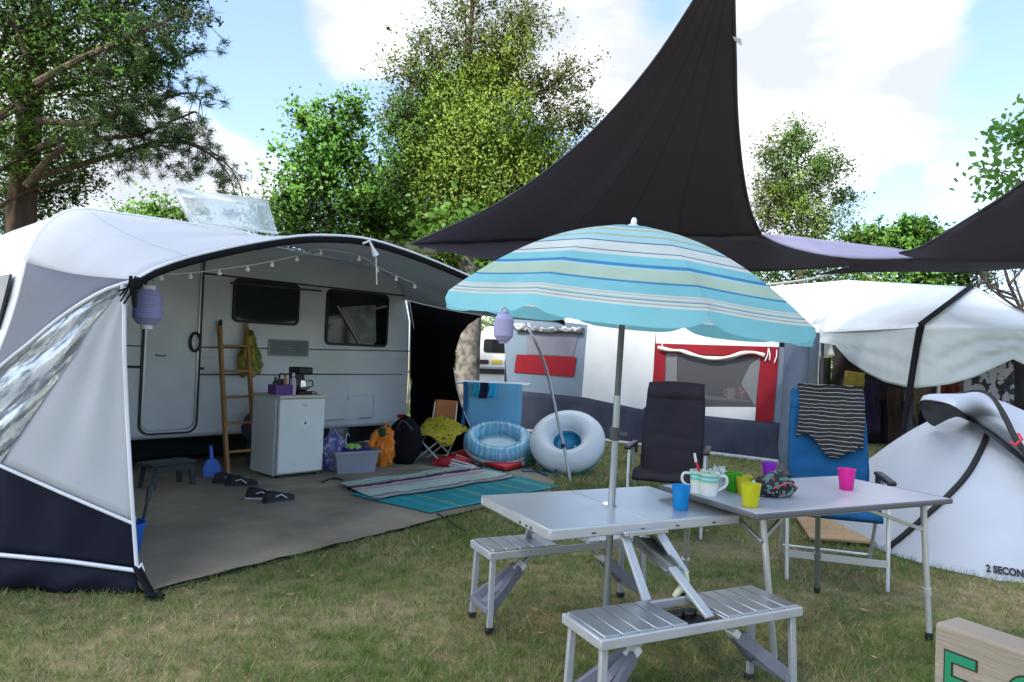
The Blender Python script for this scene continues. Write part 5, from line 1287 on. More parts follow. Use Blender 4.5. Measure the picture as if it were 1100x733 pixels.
# striped mugs
st_m = stripes_mat('mug_stripes', [(0, (.70, .72, .68)), (.50, (.62, .66, .42)), (.60, (.12, .48, .44)), (.70, (.42, .62, .55)), (.80, (.05, .42, .40)), (.87, (.40, .60, .50)), (.95, (.58, .60, .45))], 'Z', 1 / .105, 0, .35)
for i, (px, py, lb, dz) in enumerate(((751, 529, 'white and teal striped mug with a red spoon in it', 0), (761.5, 532, 'white and teal striped mug in front, handle to the right', 0))):
    o = gr(px, py, .70); t = mug_at(o, .047, .105, st_m, lb); t['group'] = 'striped mugs'; sgn = -1 if i == 0 else 1
    mb = MB(); mb.tube(smooth_curve([o + V((sgn * .042, 0, .09)), o + V((sgn * .078, 0, .088)), o + V((sgn * .08, 0, .05)), o + V((sgn * .038, 0, .02))], 12), .0065, 8); mb.build('handle', WHITE_PL, t)
o = gr(751, 529, .70); mb = MB(); mb.tube([o + V((.01, 0, .01)), o + V((-.002, .0, .10)), o + V((-.02, .0, .145))], [.004, .006, .006], 8); sp = tag(mb.build('spoon', mat('red_plastic', (.6, .015, .02), .4)), 'red spoon with a white grip standing in the striped mug', 'spoon')
mb = MB(); mb.tube([o + V((-.02, 0, .145)), o + V((-.028, 0, .185))], [.0065, .006], 8); mb.build('grip', WHITE_PL, sp)
o = gr(773, 527, .70); mb = MB(); mb.blob(o + V((0, .03, .045)), (.05, .045, .065), .45, 3, 4, 4, squash=.044)
tag(mb.build('plastic_bag', clear_mat('clear_film', (.9, .92, .93), .45, .12, .35, bump=1., bscale=30)), 'crumpled clear plastic bag beside the striped mugs', 'bag')
# pouch
o = gr(834, 534, .70)
pm = mat('floral_pouch', (.010, .011, .016), .7, var=.3, col2=(.12, .20, .19), c2scale=30, c2pos=(.55, .6), bump=.5, bscale=20)
po = thing('floral_pouch', 'black floral pouch with a zip lying on the camping table', 'pouch', o)
mb = MB(Matrix.Translation(o) @ Matrix.Rotation(R(18), 4, 'Z')); mb.blob((0, .02, .045), (.105, .055, .062), .3, 2.6, 4, 4, squash=.044); mb.blob((.015, .02, .085), (.05, .03, .035), .3, 3, 6, 3); mb.build('body', pm, po)
mb = MB(); mb.tube(smooth_curve([o + V((-.10, -.015, .03)), o + V((-.03, -.045, .05)), o + V((.04, -.04, .075)), o + V((.1, .0, .045))], 14), .004, 5); mb.build('zip', mat('zip_rose', (.45, .10, .10), .5), po)
for k in range(14):
    a_ = random.uniform(-.08, .08); b_ = random.uniform(.02, .09); mb = MB(); mb.blob(o + V((a_, -.045 + abs(a_) * .25 - .0, b_)), (.007, .005, .007), .3, 3, k, 1)
    mb.build('flower', mat('petal', random.choice([(.5, .05, .06), (.45, .45, .42), (.03, .25, .18), (.05, .12, .3)]), .6) if k < 4 else bpy.data.materials['petal' + ['', '.001', '.002', '.003'][k % 4]], po)

# ================================================================== CHAIRS
def recliner(front, back, label, fab, w_=.5, ztop_=1.13, frame_m=legm):
    """camp recliner: front = seat front centre on the ground, back = where its top sits"""
    yd = V((back.x - front.x, back.y - front.y, 0)); o = V((front.x, front.y, 0)) + yd.normalized() * .25
    Mk = frame(o, yd); yt = min(.62, yd.length - .25)
    t = thing('recliner_chair', label, 'chair', o, 'camping recliners by the tables')
    hw = w_ / 2; rows = []
    for i in range(13):
        v = i / 12; row = []
        for j in range(9):
            u = j / 8; x = -hw + w_ * u
            row.append((x, -.26 + .48 * v, .455 - .02 * v - .035 * math.sin(math.pi * u) * math.sin(math.pi * min(1, v * 1.1)) - (.05 * (1 - v * 8) if v < .12 else 0)))
        rows.append(row)
    mb = MB(Mk); mb.grid(rows); mb.build('seat', fab, t, solid=.03, sharp=60)
    rows = []
    for i in range(49):
        v = i / 48; row = []
        for j in range(17):
            u = j / 16; x = (-hw + w_ * u) * (1 - .06 * v + .03 * math.sin(math.pi * v))
            y = .2 + (yt - .2) * v ** 1.15; z = .43 + (ztop_ - .43) * v
            y += .035 * math.sin(math.pi * u) * math.sin(math.pi * v) - (.03 * math.exp(-((v - .88) / .07) ** 2)) * (.5 + .5 * math.sin(math.pi * u))
            y += .012 * mnoise.noise(V((u * 5, v * 7, 3))) + .010 * math.exp(-((v - .80) / .012) ** 2) + .006 * math.sin(v * 40) * math.exp(-((v - .3) / .25) ** 2) * math.sin(math.pi * u)
            row.append((x, y, z - .015 * (2 * u - 1) ** 2 * (1 if v > .9 else 0)))
        rows.append(row)
    mb = MB(Mk); mb.grid(rows); mb.build('backrest', fab, t, solid=.035, sharp=60)
    for s in (-1, 1):
        mb = MB(Mk); mb.tube([(s * (hw - .012), -.24, .425), (s * (hw - .012), .235, .41), (s * (hw - .035), yt + .035, ztop_ - .05)], .011, 8); mb.build('side_rail', BLACK, t)
        mb = MB(Mk); mb.box((s * (hw + .045), -.02, .635), (.055, .44, .028)); mb.build('armrest', BLACK, t, bevel=.012)
        mb = MB(Mk); mb.tube([(s * (hw + .04), -.18, .62), (s * (hw + .03), -.27, .0)], .012, 8); mb.build('leg', frame_m, t)
        mb = MB(Mk); mb.tube([(s * (hw + .04), .0, .62), (s * (hw + .03), .36, .0)], .012, 8); mb.build('leg', frame_m, t)
        mb = MB(Mk); mb.box((s * (hw + .04), .17, .60), (.03, .05, .09)); mb.build('recline_joint', BLACK, t, bevel=.008)
    mb = MB(Mk); mb.bar((-hw - .03, -.25, .155), (hw + .03, -.25, .155), .016, .04, up=(0, 0, 1)); mb.build('stretcher', frame_m, t)
    mb = MB(Mk); mb.tube([(-hw - .03, .34, .06), (hw + .03, .34, .06)], .01, 8); mb.build('rear_stretcher', frame_m, t)
    return t, Mk, yt
blk = mat('recliner_black_mesh', (.017, .014, .020), .75, spec=.3, var=.15, bump=.5, bscale=7)
blu = mat('recliner_blue', (.006, .075, .19), .8, spec=.2, var=.08, bump=.3, bscale=4)
f1 = gr(714, 512, .44); b1 = at(727, 411, 6.05)
recliner(f1, b1, 'black high-backed camping recliner behind the picnic table', blk, .50, at(727, 411, 6.02).z)
f2 = (gr(842, 621) + gr(956, 635)) / 2; b2 = at(888, 418, 4.98)
bt_, Mk2, yt2 = recliner(f2, b2, 'blue high-backed camping recliner behind the grey table', blu, .50, b2.z)
# striped top over the blue back
hwz = b2.z; rows = []
for i in range(19):
    v = i / 18; row = []
    for j in range(17):
        u = j / 16; x = -.19 + .42 * u
        zb = hwz - (.34 + .14 * u - (.06 if u > .9 else 0) - .05 * math.sin(u * 9))
        z = hwz + .03 - (hwz + .03 - zb) * v; vv = max(0, min(1, (z - .43) / (hwz - .43)))
        y = .2 + (yt2 - .2) * vv ** 1.15 - .035 - .012 * abs(math.sin(u * 6 + v * 3)) * v
        row.append((x + .015 * math.sin(v * 5) * v, y, z))
    rows.append(row)
rows.insert(0, [(p[0], p[1] + .075, p[2] - .002) for p in rows[0]]); rows.insert(0, [(p[0], p[1] + .01, p[2] - .22) for p in rows[0]])
mb = MB(Mk2); mb.grid(rows)
bk0, wh0 = (.010, .010, .011), (.33, .32, .29)
tag(mb.build('striped_shirt', stripes_mat('black_white_stripe', [(0, bk0), (.86, wh0)], 'Z', 1 / .027, 0, .9, wobble=.03, bump=.3), solid=.005), 'black top with thin white stripes over the blue chair back', 'shirt')

# plank on the grass
mb = MB(); q = [gr(*p) for p in [(853, 557), (922, 559), (944, 588), (870, 583)]]; mb.prism([p + V((0, 0, .02)) for p in q], (0, 0, .02))
tag(mb.build('plywood_board', mat('plywood', (.42, .27, .13), .7, var=.25, vscale=2, stretch=(1, 9, 1)), bevel=.003), 'tan plywood board lying on the grass under the blue chair', 'board')

# ================================================================== BEACH UMBRELLA
um_pole_top = at(668, 352, 3.2); um_base = gr(648.5, 699)
ax_ = (um_pole_top - um_base).normalized()
umb = thing('beach_umbrella', 'striped turquoise and white beach umbrella with scalloped valance', 'umbrella', um_base)
apex = at(680, 248, 3.25)
ua = V((.068, -.045, 1)).normalized()          # canopy axis, tipped a little
rimc = at(670.5, 333.5, 3.22)
RU = .815
ux = (V((1, 0, -.06)) - ua * V((1, 0, -.06)).dot(ua)).normalized(); uy = ua.cross(ux)
HU = (apex - rimc).dot(ua) 
apex = rimc + ua * .385 + ux * .0
HU = .385
NR = 8; ph0 = R(-78)
def upt(t, k):      # k 0 apex..1 rim ; panels sag between the ribs
    f = ((t - ph0) / (2 * math.pi / NR)) % 1.0
    s = 1 - .026 * k * (1 - (2 * f - 1) ** 2) ** .8 - .0
    z = HU * (1 - k ** 1.9)
    r = RU * k * s
    return rimc + ux * r * math.cos(t) + uy * r * math.sin(t) + ua * (z - .010 * k * (1 - (2 * f - 1) ** 2))
c_aq, c_lb, c_w, c_g, c_nv, c_bl, c_be = (.25, .64, .74), (.44, .72, .82), (.72, .79, .78), (.50, .67, .56), (.06, .09, .26), (.05, .28, .58), (.52, .53, .44)
ust = [(0, (.25, .55, .66)), (.30, c_w), (.33, (.50, .58, .34)), (.37, c_lb), (.45, (.46, .56, .36)), (.48, c_lb), (.545, c_nv), (.556, c_w), (.62, c_w), (.645, c_nv), (.655, c_w), (.685, c_aq), (.75, c_bl), (.77, c_lb), (.785, c_g), (.86, c_bl), (.874, c_aq), (.93, c_w), (.94, c_be), (.945, c_w), (.955, c_g), (.963, c_bl), (.968, c_w), (.98, c_be), (.986, c_w)]
# fold the stripe list into the ramp's 32 stops
um_m = stripes_mat('umbrella_stripes', ust, 'Y', 1., 0., .75, trans=.6, coord='UV')
n_ = NR * 10
rows = [[upt(ph0 + 2 * math.pi * j / n_, max(.012, i / 26)) for j in range(n_ + 1)] for i in range(27)]
mb = MB(); mb.grid(rows, uv=True); can = mb.build('canopy', um_m, umb, sharp=80)
# valance: scalloped strip hanging from the rim
rows = []
for i in range(6):
    row = []
    for j in range(n_ + 1):
        t = ph0 + 2 * math.pi * j / n_; f = (j % 10) / 10
        p = upt(t, 1.0); o_ = (p - rimc); o_ = (o_ - ua * o_.dot(ua)).normalized()
        hgt = .058 * (1 - .6 * abs(2 * f - 1) ** 6) 
        row.append(p - ua * hgt * i / 5 - V((0, 0, .012 * i / 5)) + o_ * (.012 * i / 5 + .004 * math.sin(j * 2.1)))
    rows.append(row)
mb = MB(); mb.grid(rows); mb.build('valance', mat('umbrella_aqua', (.27, .65, .75), .75, trans=.5, var=.05), umb, sharp=80)
ribm = mat('rib_wire', (.5, .52, .52), .4, .6)
runner = rimc - ua * .05
for k in range(NR):
    t = ph0 + 2 * math.pi * k / NR
    mb = MB(); mb.tube([upt(t, .03 + .97 * i / 10) - ua * .012 for i in range(11)], .0045, 6); rb_ = mb.build('rib', ribm, umb)
    mb = MB(); mb.tube([runner, upt(t, .55) - ua * .016], .004, 6); mb.build('strut', ribm, rb_)
top_in = apex - ua * .02
mb = MB(); mb.tube([at(663.2, 426, 3.19), um_pole_top, top_in], .0142, 12); mb.build('upper_pole', mat('pole_shaded', (.075, .082, .088), .4, .4), umb)  # upper pole darkened to carry the shade below the canopy
lo_m = mat('pole_grey', (.30, .33, .36), .4, .6)
mb = MB(); mb.tube([um_base, at(663.2, 425, 3.19)], .0165, 12); lp = mb.build('lower_pole', lo_m, umb)
kk = at(660.2, 466, 3.19); mb = MB(); mb.tube([kk - ax_ * .03, kk + ax_ * .03], .024, 14); mb.tube([kk + V((.02, -.01, 0)), kk + V((.055, -.02, 0))], .012, 8); mb.build('clamp', DARK, lp)
mb = MB(); mb.tube([runner - ua * .03, runner + ua * .03], .026, 12); mb.build('runner', WHITE_PL, umb)
mb = MB(); mb.tube([apex - ua * .004, apex + ua * .008, apex + ua * .014, apex + ua * .03, apex + ua * .042], [.024, .026, .013, .014, .008], 14); mb.build('finial', WHITE_PL, umb)
# lantern under the umbrella's rim
best = min((upt(ph0 + 2 * math.pi * k / NR, 1.) for k in range(NR)), key=lambda p: abs((p - at(541, 336, 2.7)).length))
lantern(at(541, 352, (best - CAM).dot(FW)), .036, .098, mat('lilac_paper_dark', (.36, .36, .58), .6, trans=.3), 'lilac lantern hanging from the umbrella rim', .3)

# ================================================================== SHADE SAILS
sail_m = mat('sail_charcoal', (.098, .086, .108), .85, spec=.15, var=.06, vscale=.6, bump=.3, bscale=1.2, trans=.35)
sail_top = mat('sail_sky_glare', (.36, .33, .46), .8, var=.05, trans=.15)  # sky glare on the charcoal cloth put into this paler colour
def sail(name, label, left, right, n=24, k=18, sag=0., m=sail_m, parent=None, creases=0):
    l, r = smooth_curve(left, n), smooth_curve(right, n); rows = []
    for i in range(n):
        rows.append([l[i].lerp(r[i], j / k) + V((0, .0, -sag * math.sin(math.pi * j / k) + creases * mnoise.noise(V((j * .45, i * .09, 2))) * math.sin(math.pi * j / k))) for j in range(k + 1)])
    mb = MB(); mb.grid(rows); return mb
Ls, Ts, Rs = at(440, 262.5, 8.6), at(775, -45, 4.9), at(990, 281, 9.2)
s1 = thing('shade_sail', 'large charcoal shade sail rising to a point above the umbrella', 'shade sail', V((Ts.x, Ts.y, 0)))
lft = [at(773, -45, 4.9), at(745, 1, 5.1), at(700, 68, 5.7), at(650, 127, 6.3), at(600, 173, 6.9), at(530, 221, 7.7), Ls]
rgt = [at(788, -45, 4.9), at(788.5, 1, 5.1), at(790, 60, 5.6), at(792, 125, 6.2), at(798, 185, 6.9), at(806, 225, 7.5), at(818, 253, 8.0), at(840, 264, 8.4), at(880, 274, 8.8), at(930, 279, 9.0), at(988, 278, 9.2)]
# the sheet: fan from the top corner, lower edge L..R
low = smooth_curve([Ls, at(500, 275, 8.4), at(560, 283, 8.3), at(650, 288, 8.3), at(740, 291, 8.4), at(830, 291.5, 8.6), at(900, 287, 9.0), at(988, 281, 9.2)], 40)
Lc, Rc = smooth_curve(lft, 30), smooth_curve(rgt[:7], 30)
rows = []
lowL = resample([p for p in low], 40)
main_low = resample([Ls] + [p for p in low if (p - CAM).dot(FW) > 0][1:26] + [at(818, 253.5, 8.0)], 19)
for i in range(30):
    rows.append([Lc[i].lerp(Rc[i], j / 18) + V((0, 0, .06 * (.15 + i / 29) * mnoise.noise(V((j * .85, .0, i * .03))) * math.sin(math.pi * j / 18))) for j in range(19)])
mb = MB(); mb.grid(rows)
lastrow = rows[-1]
lowq = resample(low, 19)
tailc = resample([Ls.lerp(lastrow[0], 1)] + [p for p in lastrow[1:]] , 19)
edge = resample(lastrow + smooth_curve(rgt[6:], 14)[1:], 40)
mb.grid([[a.lerp(b, q / 6) for a, b in zip(edge, low)] for q in range(7)])
mb.build('sheet', sail_m, s1, solid=.004, sharp=70)
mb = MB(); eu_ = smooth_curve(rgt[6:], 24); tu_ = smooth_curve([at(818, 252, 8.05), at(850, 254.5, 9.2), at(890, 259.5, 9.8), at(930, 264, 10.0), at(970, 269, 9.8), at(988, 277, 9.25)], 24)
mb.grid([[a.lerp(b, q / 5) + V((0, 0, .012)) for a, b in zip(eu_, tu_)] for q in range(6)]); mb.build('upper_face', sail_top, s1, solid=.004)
mb = MB()
for c_ in (4, 8, 11, 14): mb.tube([r[c_] - V((0, 0, .004)) for r in rows], .003, 5)
mb.build('seam', mat('sail_seam', (.065, .057, .072), .9, spec=.1), s1)
mb = MB(); mb.tube(Lc, .010, 6); mb.tube(Rc, .012, 6); mb.tube(eu_, .009, 6); mb.build('hem', mat('sail_hem', (.05, .047, .055), .8), s1)
mb = MB(); a = at(789, 32, 5.4); mb.prism([at(787, 39, 5.36), at(789, 43, 5.36), at(797, 49, 5.36), at(796, 42, 5.36)], (0, .006, 0)); mb.build('tag', mat('tag_grey', (.4, .4, .4), .7), s1, smooth=False)
s2 = thing('shade_sail', 'second charcoal shade sail entering from the right edge', 'shade sail', V((Rs.x, Rs.y, 0)))
up_ = smooth_curve([at(966, 271.5, 9.2), at(990, 265, 8.9), at(1030, 241, 8.0), at(1070, 216, 7.2), at(1100, 195, 6.6), at(1200, 118, 5.2)], 24)
dn_ = smooth_curve([at(966, 273, 9.2), at(990, 279, 9.0), at(1030, 281.5, 8.6), at(1070, 282, 8.1), at(1100, 281.5, 7.8), at(1210, 272, 6.6)], 24)
mb = MB(); mb.grid([[a.lerp(b, q / 8) + V((0, 0, .03 * mnoise.noise(V((j * .2, q * .3, 0))))) for j, (a, b) in enumerate(zip(up_, dn_))] for q in range(9)])
b2_ = smooth_curve([at(878, 295, 9.9), at(920, 292.5, 9.7), at(990, 291.5, 9.4), at(1040, 292, 9.0), at(1100, 287.5, 8.5), at(1210, 278, 7.2)], 24)
t2_ = smooth_curve([at(878, 294.5, 9.9), at(930, 283, 9.5), at(990, 277, 9.0), at(1030, 279, 8.6), at(1070, 279.5, 8.1), at(1100, 279, 7.8), at(1210, 270, 6.6)], 24)
mb.grid([[a.lerp(b, q / 5) for a, b in zip(t2_, b2_)] for q in range(6)]); mb.build('sheet', sail_m, s2, solid=.004, sharp=70)
mb = MB(); mb.tube(up_, .012, 6); mb.tube(b2_, .010, 6); mb.build('hem', bpy.data.materials['sail_hem'], s2)
mb = MB(); mb.tube(smooth_curve([at(905, 291, 9.75), at(875, 299, 10.2), at(845, 303.5, 10.6), at(815, 306.5, 11)], 16), .018, 6); mb.build('rope', mat('rope_pale', (.4, .42, .36), .8), s2)
# distant white canopy edge behind the awning
q = [at(412, 257, 15), at(470, 263, 15), at(470, 272, 15.3), at(412, 268, 15.3)]
mb = MB(); mb.prism(q, (0, .8, .02)); ca = tag(mb.build('white_canopy', mat('pale_lilac_canvas', (.6, .6, .68), .8), smooth=False), 'pale white canopy edge just behind the awning arch', 'canopy')
for x in (418, 462): p = at(x, 268, 15.3); mb = MB(); mb.tube([p, V((p.x, p.y, 0))], .03, 8); mb.build('pole', STEEL, ca)

# ================================================================== WOODEN SIGN
SD = 1.3
s_a, s_c = gr(1004, 668, .854), gr(1085, 696, .854)
SG = Wall(s_a, s_c)
sgn = thing('wooden_sign', 'thick pale wooden sign board with green letters outlined in black', 'sign', V((s_a.x, s_a.y, 0)))
thk = .075; Ls_ = 1.0
swood = mat('sign_wood', (.25, .222, .185), .85, var=.16, vscale=5, stretch=(.8, .8, 9), bump=.25, bscale=14, col2=(.20, .172, .135), c2scale=2.5)
mb = MB(); mb.prism([SG.P(0, .854, 0), SG.P(Ls_, .854, 0), SG.P(Ls_, .50, 0), SG.P(0, .50, 0)], SG.n * -thk); mb.build('board', swood, sgn, bevel=.006)
for s in (.18, .8): mb = MB(); mb.prism([SG.P(s, 0, -.02), SG.P(s + .07, 0, -.02), SG.P(s + .07, .5, -.02), SG.P(s, .5, -.02)], SG.n * -.04); mb.build('post', swood, sgn, bevel=.004)
def sgp(pts): return [SG.sz(*p) for p in pts]
gL = mat('letter_green', (.0, .17, .085), .45, var=.06); bL = mat('letter_outline', (.008, .012, .01), .5)
# letter geometry in the board's own plane, read from the top of the E
(e0, z0_), (e1, z1_), (e2, z2_) = SG.sz(1014.5, 696.5), SG.sz(1050.5, 709.5), SG.sz(1050, 722.5)
h_arm = (z1_ - z2_); w_E = e1 - e0; hE = h_arm * 5.1; stem = SG.sz(1024, 712)[0] - e0
def letter(name, polys):
    for grow, m_, o_ in ((.005, bL, .0015), (0, gL, .003)):
        pass
E_out = [(0, 0), (w_E, 0), (w_E, -h_arm), (stem, -h_arm), (stem, -2 * h_arm), (w_E * .85, -2 * h_arm), (w_E * .85, -3 * h_arm), (stem, -3 * h_arm), (stem, -4.1 * h_arm), (w_E, -4.1 * h_arm), (w_E, -5.1 * h_arm), (0, -5.1 * h_arm)]
def inset(poly, d):
    n = len(poly); o = []
    for i in range(n):
        p0, p1, p2 = V((*poly[i - 1], 0)), V((*poly[i], 0)), V((*poly[(i + 1) % n], 0))
        a, b = (p1 - p0).normalized(), (p2 - p1).normalized(); na, nb_ = V((a.y, -a.x, 0)), V((b.y, -b.x, 0))
        o.append(((p1 + (na + nb_) * d).x, (p1 + (na + nb_) * d).y))
    return o
z0_ = z0_
lo_ = thing
mb = MB(); mb.prism([SG.P(e0 + x, z0_ + z, .0) for x, z in E_out], SG.n * .0015); le_ = mb.build('letter', bL, sgn, smooth=False)
mb = MB(); mb.prism([SG.P(e0 + x, z0_ + z, .0016) for x, z in inset(E_out, .0028)], SG.n * .001); mb.build('letter_fill', gL, le_, smooth=False)
oc_ = SG.sz(1092, 723.5); ow, oh = w_E * .62, hE / 2
cxo, czo = SG.sz(1078.5, 733)[0] + ow, oc_[1] - oh + .002
def oval(a_, b_, out): return [SG.P(cxo + a_ * math.cos(t), czo + b_ * math.sin(t), out) for t in [2 * math.pi * k / 36 for k in range(36)]]
mb = MB(); mb.grid([oval(ow, oh, .0015), oval(ow - stem, oh - h_arm, .0015)], closed=True); le2 = mb.build('letter', bL, sgn, smooth=False)
mb = MB(); mb.grid([oval(ow - .003, oh - .003, .0026), oval(ow - stem + .003, oh - h_arm + .003, .0026)], closed=True); mb.build('letter_fill', gL, le2, smooth=False)
# ================================================================== TREES
def leaf_mat(name, c, c2, tr=.5): 
    m = mat(name, c, .55, var=.25, vscale=1.2, island=.10, trans=tr, col2=c2, c2scale=.9, c2pos=(.4, .62), spec=.3)
    return m
bark = mat('bark_brown', (.06, .042, .028), .95, var=.35, vscale=7, stretch=(3, 3, .6), bump=1, bscale=16)
bark_dk = mat('bark_dark', (.022, .017, .014), .95, var=.3)
bark_red = mat('bark_reddish', (.045, .026, .016), .95, var=.4, vscale=6, stretch=(3, 3, .5), bump=1, bscale=14)
bark_pale = mat('bark_mottled', (.20, .185, .15), .9, var=.25, vscale=8, stretch=(2, 2, .7), bump=.6, bscale=12, col2=(.09, .08, .06), c2scale=6, stretch_=None) if False else mat('bark_mottled', (.13, .12, .10), .9, var=.25, vscale=8, bump=.6, bscale=12, col2=(.045, .04, .034), c2scale=5)
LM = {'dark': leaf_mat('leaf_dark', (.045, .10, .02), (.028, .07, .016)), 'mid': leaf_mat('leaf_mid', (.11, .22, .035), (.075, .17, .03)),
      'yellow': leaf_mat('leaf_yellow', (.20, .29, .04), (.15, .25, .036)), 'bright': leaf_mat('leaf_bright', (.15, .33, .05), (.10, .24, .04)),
      'olive': leaf_mat('leaf_olive', (.14, .17, .05), (.10, .135, .04)), 'needle': leaf_mat('needle_green', (.05, .095, .028), (.035, .07, .024), .25)}

def leaf_quads(centers, size, asp=.33):
    """one folded diamond leaf per centre"""
    centers = centers[:, :3]; n = len(centers)
    d = rng.normal(size=(n, 3)); d[:, 2] *= .7; d /= np.linalg.norm(d, axis=1)[:, None]
    u = rng.normal(size=(n, 3)); u -= d * (u * d).sum(1)[:, None]; u /= np.linalg.norm(u, axis=1)[:, None]
    s = size * rng.uniform(.6, 1.35, n)[:, None]
    a = centers - d * s * .5; b = centers + d * s * .5; c = centers + u * s * asp - d * s * .05; e = centers - u * s * asp - d * s * .05
    return np.stack([a, c, b, e], axis=1).reshape(-1, 3)

NRM = {}
def clump_points(c, r, n, sub=10, spread=.28, shell=.3):
    """leaf positions: n leaves in sub-clumps inside an ellipsoid, most of them towards its skin"""
    k = max(4, n // sub)
    d = rng.normal(size=(k, 3)); d /= np.linalg.norm(d, axis=1)[:, None]
    rad = rng.uniform(shell ** 3, 1, k) ** (1 / 3)
    cc = d * rad[:, None]
    cc *= 1 + .22 * rng.normal(size=(k, 1)) 
    pts = np.repeat(cc, sub, axis=0) + rng.normal(size=(k * sub, 3)) * spread * rng.uniform(.4, 1.3, (k, 1)).repeat(sub, axis=0)
    nn = pts / np.maximum(1e-6, np.linalg.norm(pts, axis=1))[:, None] * .8 + np.repeat(cc, sub, axis=0) * -.55 + pts * .55 + rng.normal(size=pts.shape) * .12
    nn += (0, 0, .25); nn /= np.linalg.norm(nn, axis=1)[:, None]
    return np.concatenate([np.array(c) + pts * np.array(r), nn], axis=1)

def soft_normals(ob, nrm):
    me = ob.data; me.polygons.foreach_set('use_smooth', np.ones(len(me.polygons), bool))
    me.normals_split_custom_set_from_vertices(np.repeat(nrm, 4, axis=0).astype(np.float32).tolist())
    return ob

def tree(name, label, base, trunk, blobs, leaf, size, trunk_r=.12, bark_m=None, cat='tree', group=None, limbs=True, twig=0, dens=1., asp=.3):
    """trunk: list of points; blobs: (centre, (rx, ry, rz), leaves, material key)"""
    t = thing(name, label, cat, base, group)
    pts = smooth_curve(trunk, 14) if len(trunk) > 2 else resample(trunk, 14)
    rs = [trunk_r * (1 - .82 * i / 13) for i in range(14)]
    mb = MB(); mb.tube(pts, rs, 9); mb.build('trunk', bark_m or bark, t)
    tips = []
    if limbs:
        mb = MB()
        for c, r, n, k in blobs:
            c = V(c)
            j = min(range(14), key=lambda i: (pts[i] - c).length + (3 * max(0, pts[i].z - c.z)))
            j = max(2, j - 2); a = pts[j]; mid = a.lerp(c, .5) + V((0, 0, .12 * (c - a).length))
            mb.tube(smooth_curve([a, mid, c], 8), [rs[j] * .38 * (1 - .75 * q / 7) for q in range(8)], 6)
            for q in range(5 + twig):
                e = c + V((random.gauss(0, .6) * r[0], random.gauss(0, .6) * r[1], random.uniform(-.4, 1.0) * r[2])); s = mid.lerp(c, random.uniform(.2, 1))
                mb.tube(smooth_curve([s, s.lerp(e, .5) + V((0, 0, .06)), e], 6), [rs[j] * .11 * (1 - .7 * w_ / 5) + .003 for w_ in range(6)], 5); tips.append((e, k)); tips.append((s.lerp(e, .6), k))
        mb.build('limb', bark_m or bark, t)
    by = {}
    for c, r, n, k in blobs: by.setdefault(k, []).append(clump_points(c, r, int(n * dens * 2.1), sub=24, spread=.135))
    for e, k in tips:
        o3 = rng.normal(size=(26, 3)); by[k].append(np.concatenate([np.array(e) + o3 * .16, (o3 + (0, 0, .4)) / np.linalg.norm(o3 + (0, 0, .4), axis=1)[:, None]], axis=1))
    for k, arr in by.items():
        soft_normals(np_mesh('crown' if len(by) == 1 else 'foliage', leaf_quads(np.concatenate(arr), size * .68, asp), 4, LM[k], t), np.concatenate(arr)[:, 3:])
    return t

def pb(px, py, d, r, n, k, ry=None, dep=None):     # a blob given where it stands: pixel, distance, radius in metres
    return (at(px, py, d), (r, dep or r * .9, ry or r), n, k)
def foot(px, d):
    p = at(px, 400, d); return V((p.x, p.y, 0))

# tall yellow-green tree in the middle
D = 16
b = foot(500, D)
bl = [pb(500, 225, D, 1.35, 2600, 'yellow'), pb(455, 195, D + .3, 1.05, 1800, 'mid'), pb(545, 205, D - .5, 1.15, 2200, 'yellow'), pb(500, 165, D - .3, 1.25, 2400, 'yellow'), pb(450, 150, D, .9, 1300, 'mid'),
      pb(540, 140, D - .4, 1.0, 1700, 'yellow'), pb(495, 110, D, .95, 1500, 'yellow'), pb(530, 85, D, .7, 900, 'yellow'), pb(470, 105, D + .4, .75, 800, 'mid'), pb(575, 165, D, .8, 900, 'mid'),
      pb(600, 195, D, .65, 420, 'mid'), pb(600, 130, D, .75, 260, 'olive'), pb(612, 85, D, .5, 110, 'olive'), pb(575, 95, D, .6, 260, 'olive'), pb(500, 55, D, .9, 420, 'olive'), pb(460, 55, D, .7, 200, 'olive'),
      pb(545, 35, D, .8, 240, 'olive'), pb(500, 10, D, .8, 210, 'olive'), pb(440, 85, D, .6, 190, 'olive'), pb(575, 20, D, .5, 70, 'olive'), pb(425, 205, D + .5, .8, 900, 'mid'), pb(430, 125, D, .55, 300, 'olive'), pb(590, 232, D - .6, .9, 800, 'yellow'), pb(630, 130, D, .4, 60, 'olive'), pb(555, 60, D, .7, 380, 'yellow')]
tree('tall_tree', 'tall yellow-green tree with thin twiggy top behind the awning and shade sail', b, [b, at(497, 250, D), at(500, 120, D), at(508, 0, D), at(512, -60, D)], bl, None, .118, .17, bark_red, twig=8, dens=2.3, asp=.24)
# green poplar to its left
D = 14.5; b = foot(352, D)
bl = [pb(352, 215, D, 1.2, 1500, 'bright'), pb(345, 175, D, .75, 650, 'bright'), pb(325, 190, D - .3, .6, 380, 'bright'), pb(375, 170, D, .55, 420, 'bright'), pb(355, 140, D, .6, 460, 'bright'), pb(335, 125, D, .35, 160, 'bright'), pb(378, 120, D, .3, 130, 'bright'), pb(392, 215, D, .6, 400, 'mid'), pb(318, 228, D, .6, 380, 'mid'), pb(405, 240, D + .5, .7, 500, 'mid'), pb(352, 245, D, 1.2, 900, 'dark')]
tree('poplar_tree', 'fresh green poplar with gaps of sky beside the tall yellow-green tree', b, [b, at(352, 300, D), at(354, 200, D), at(357, 112, D)], bl, None, .135, .10, bark, twig=4, dens=.95, asp=.36)
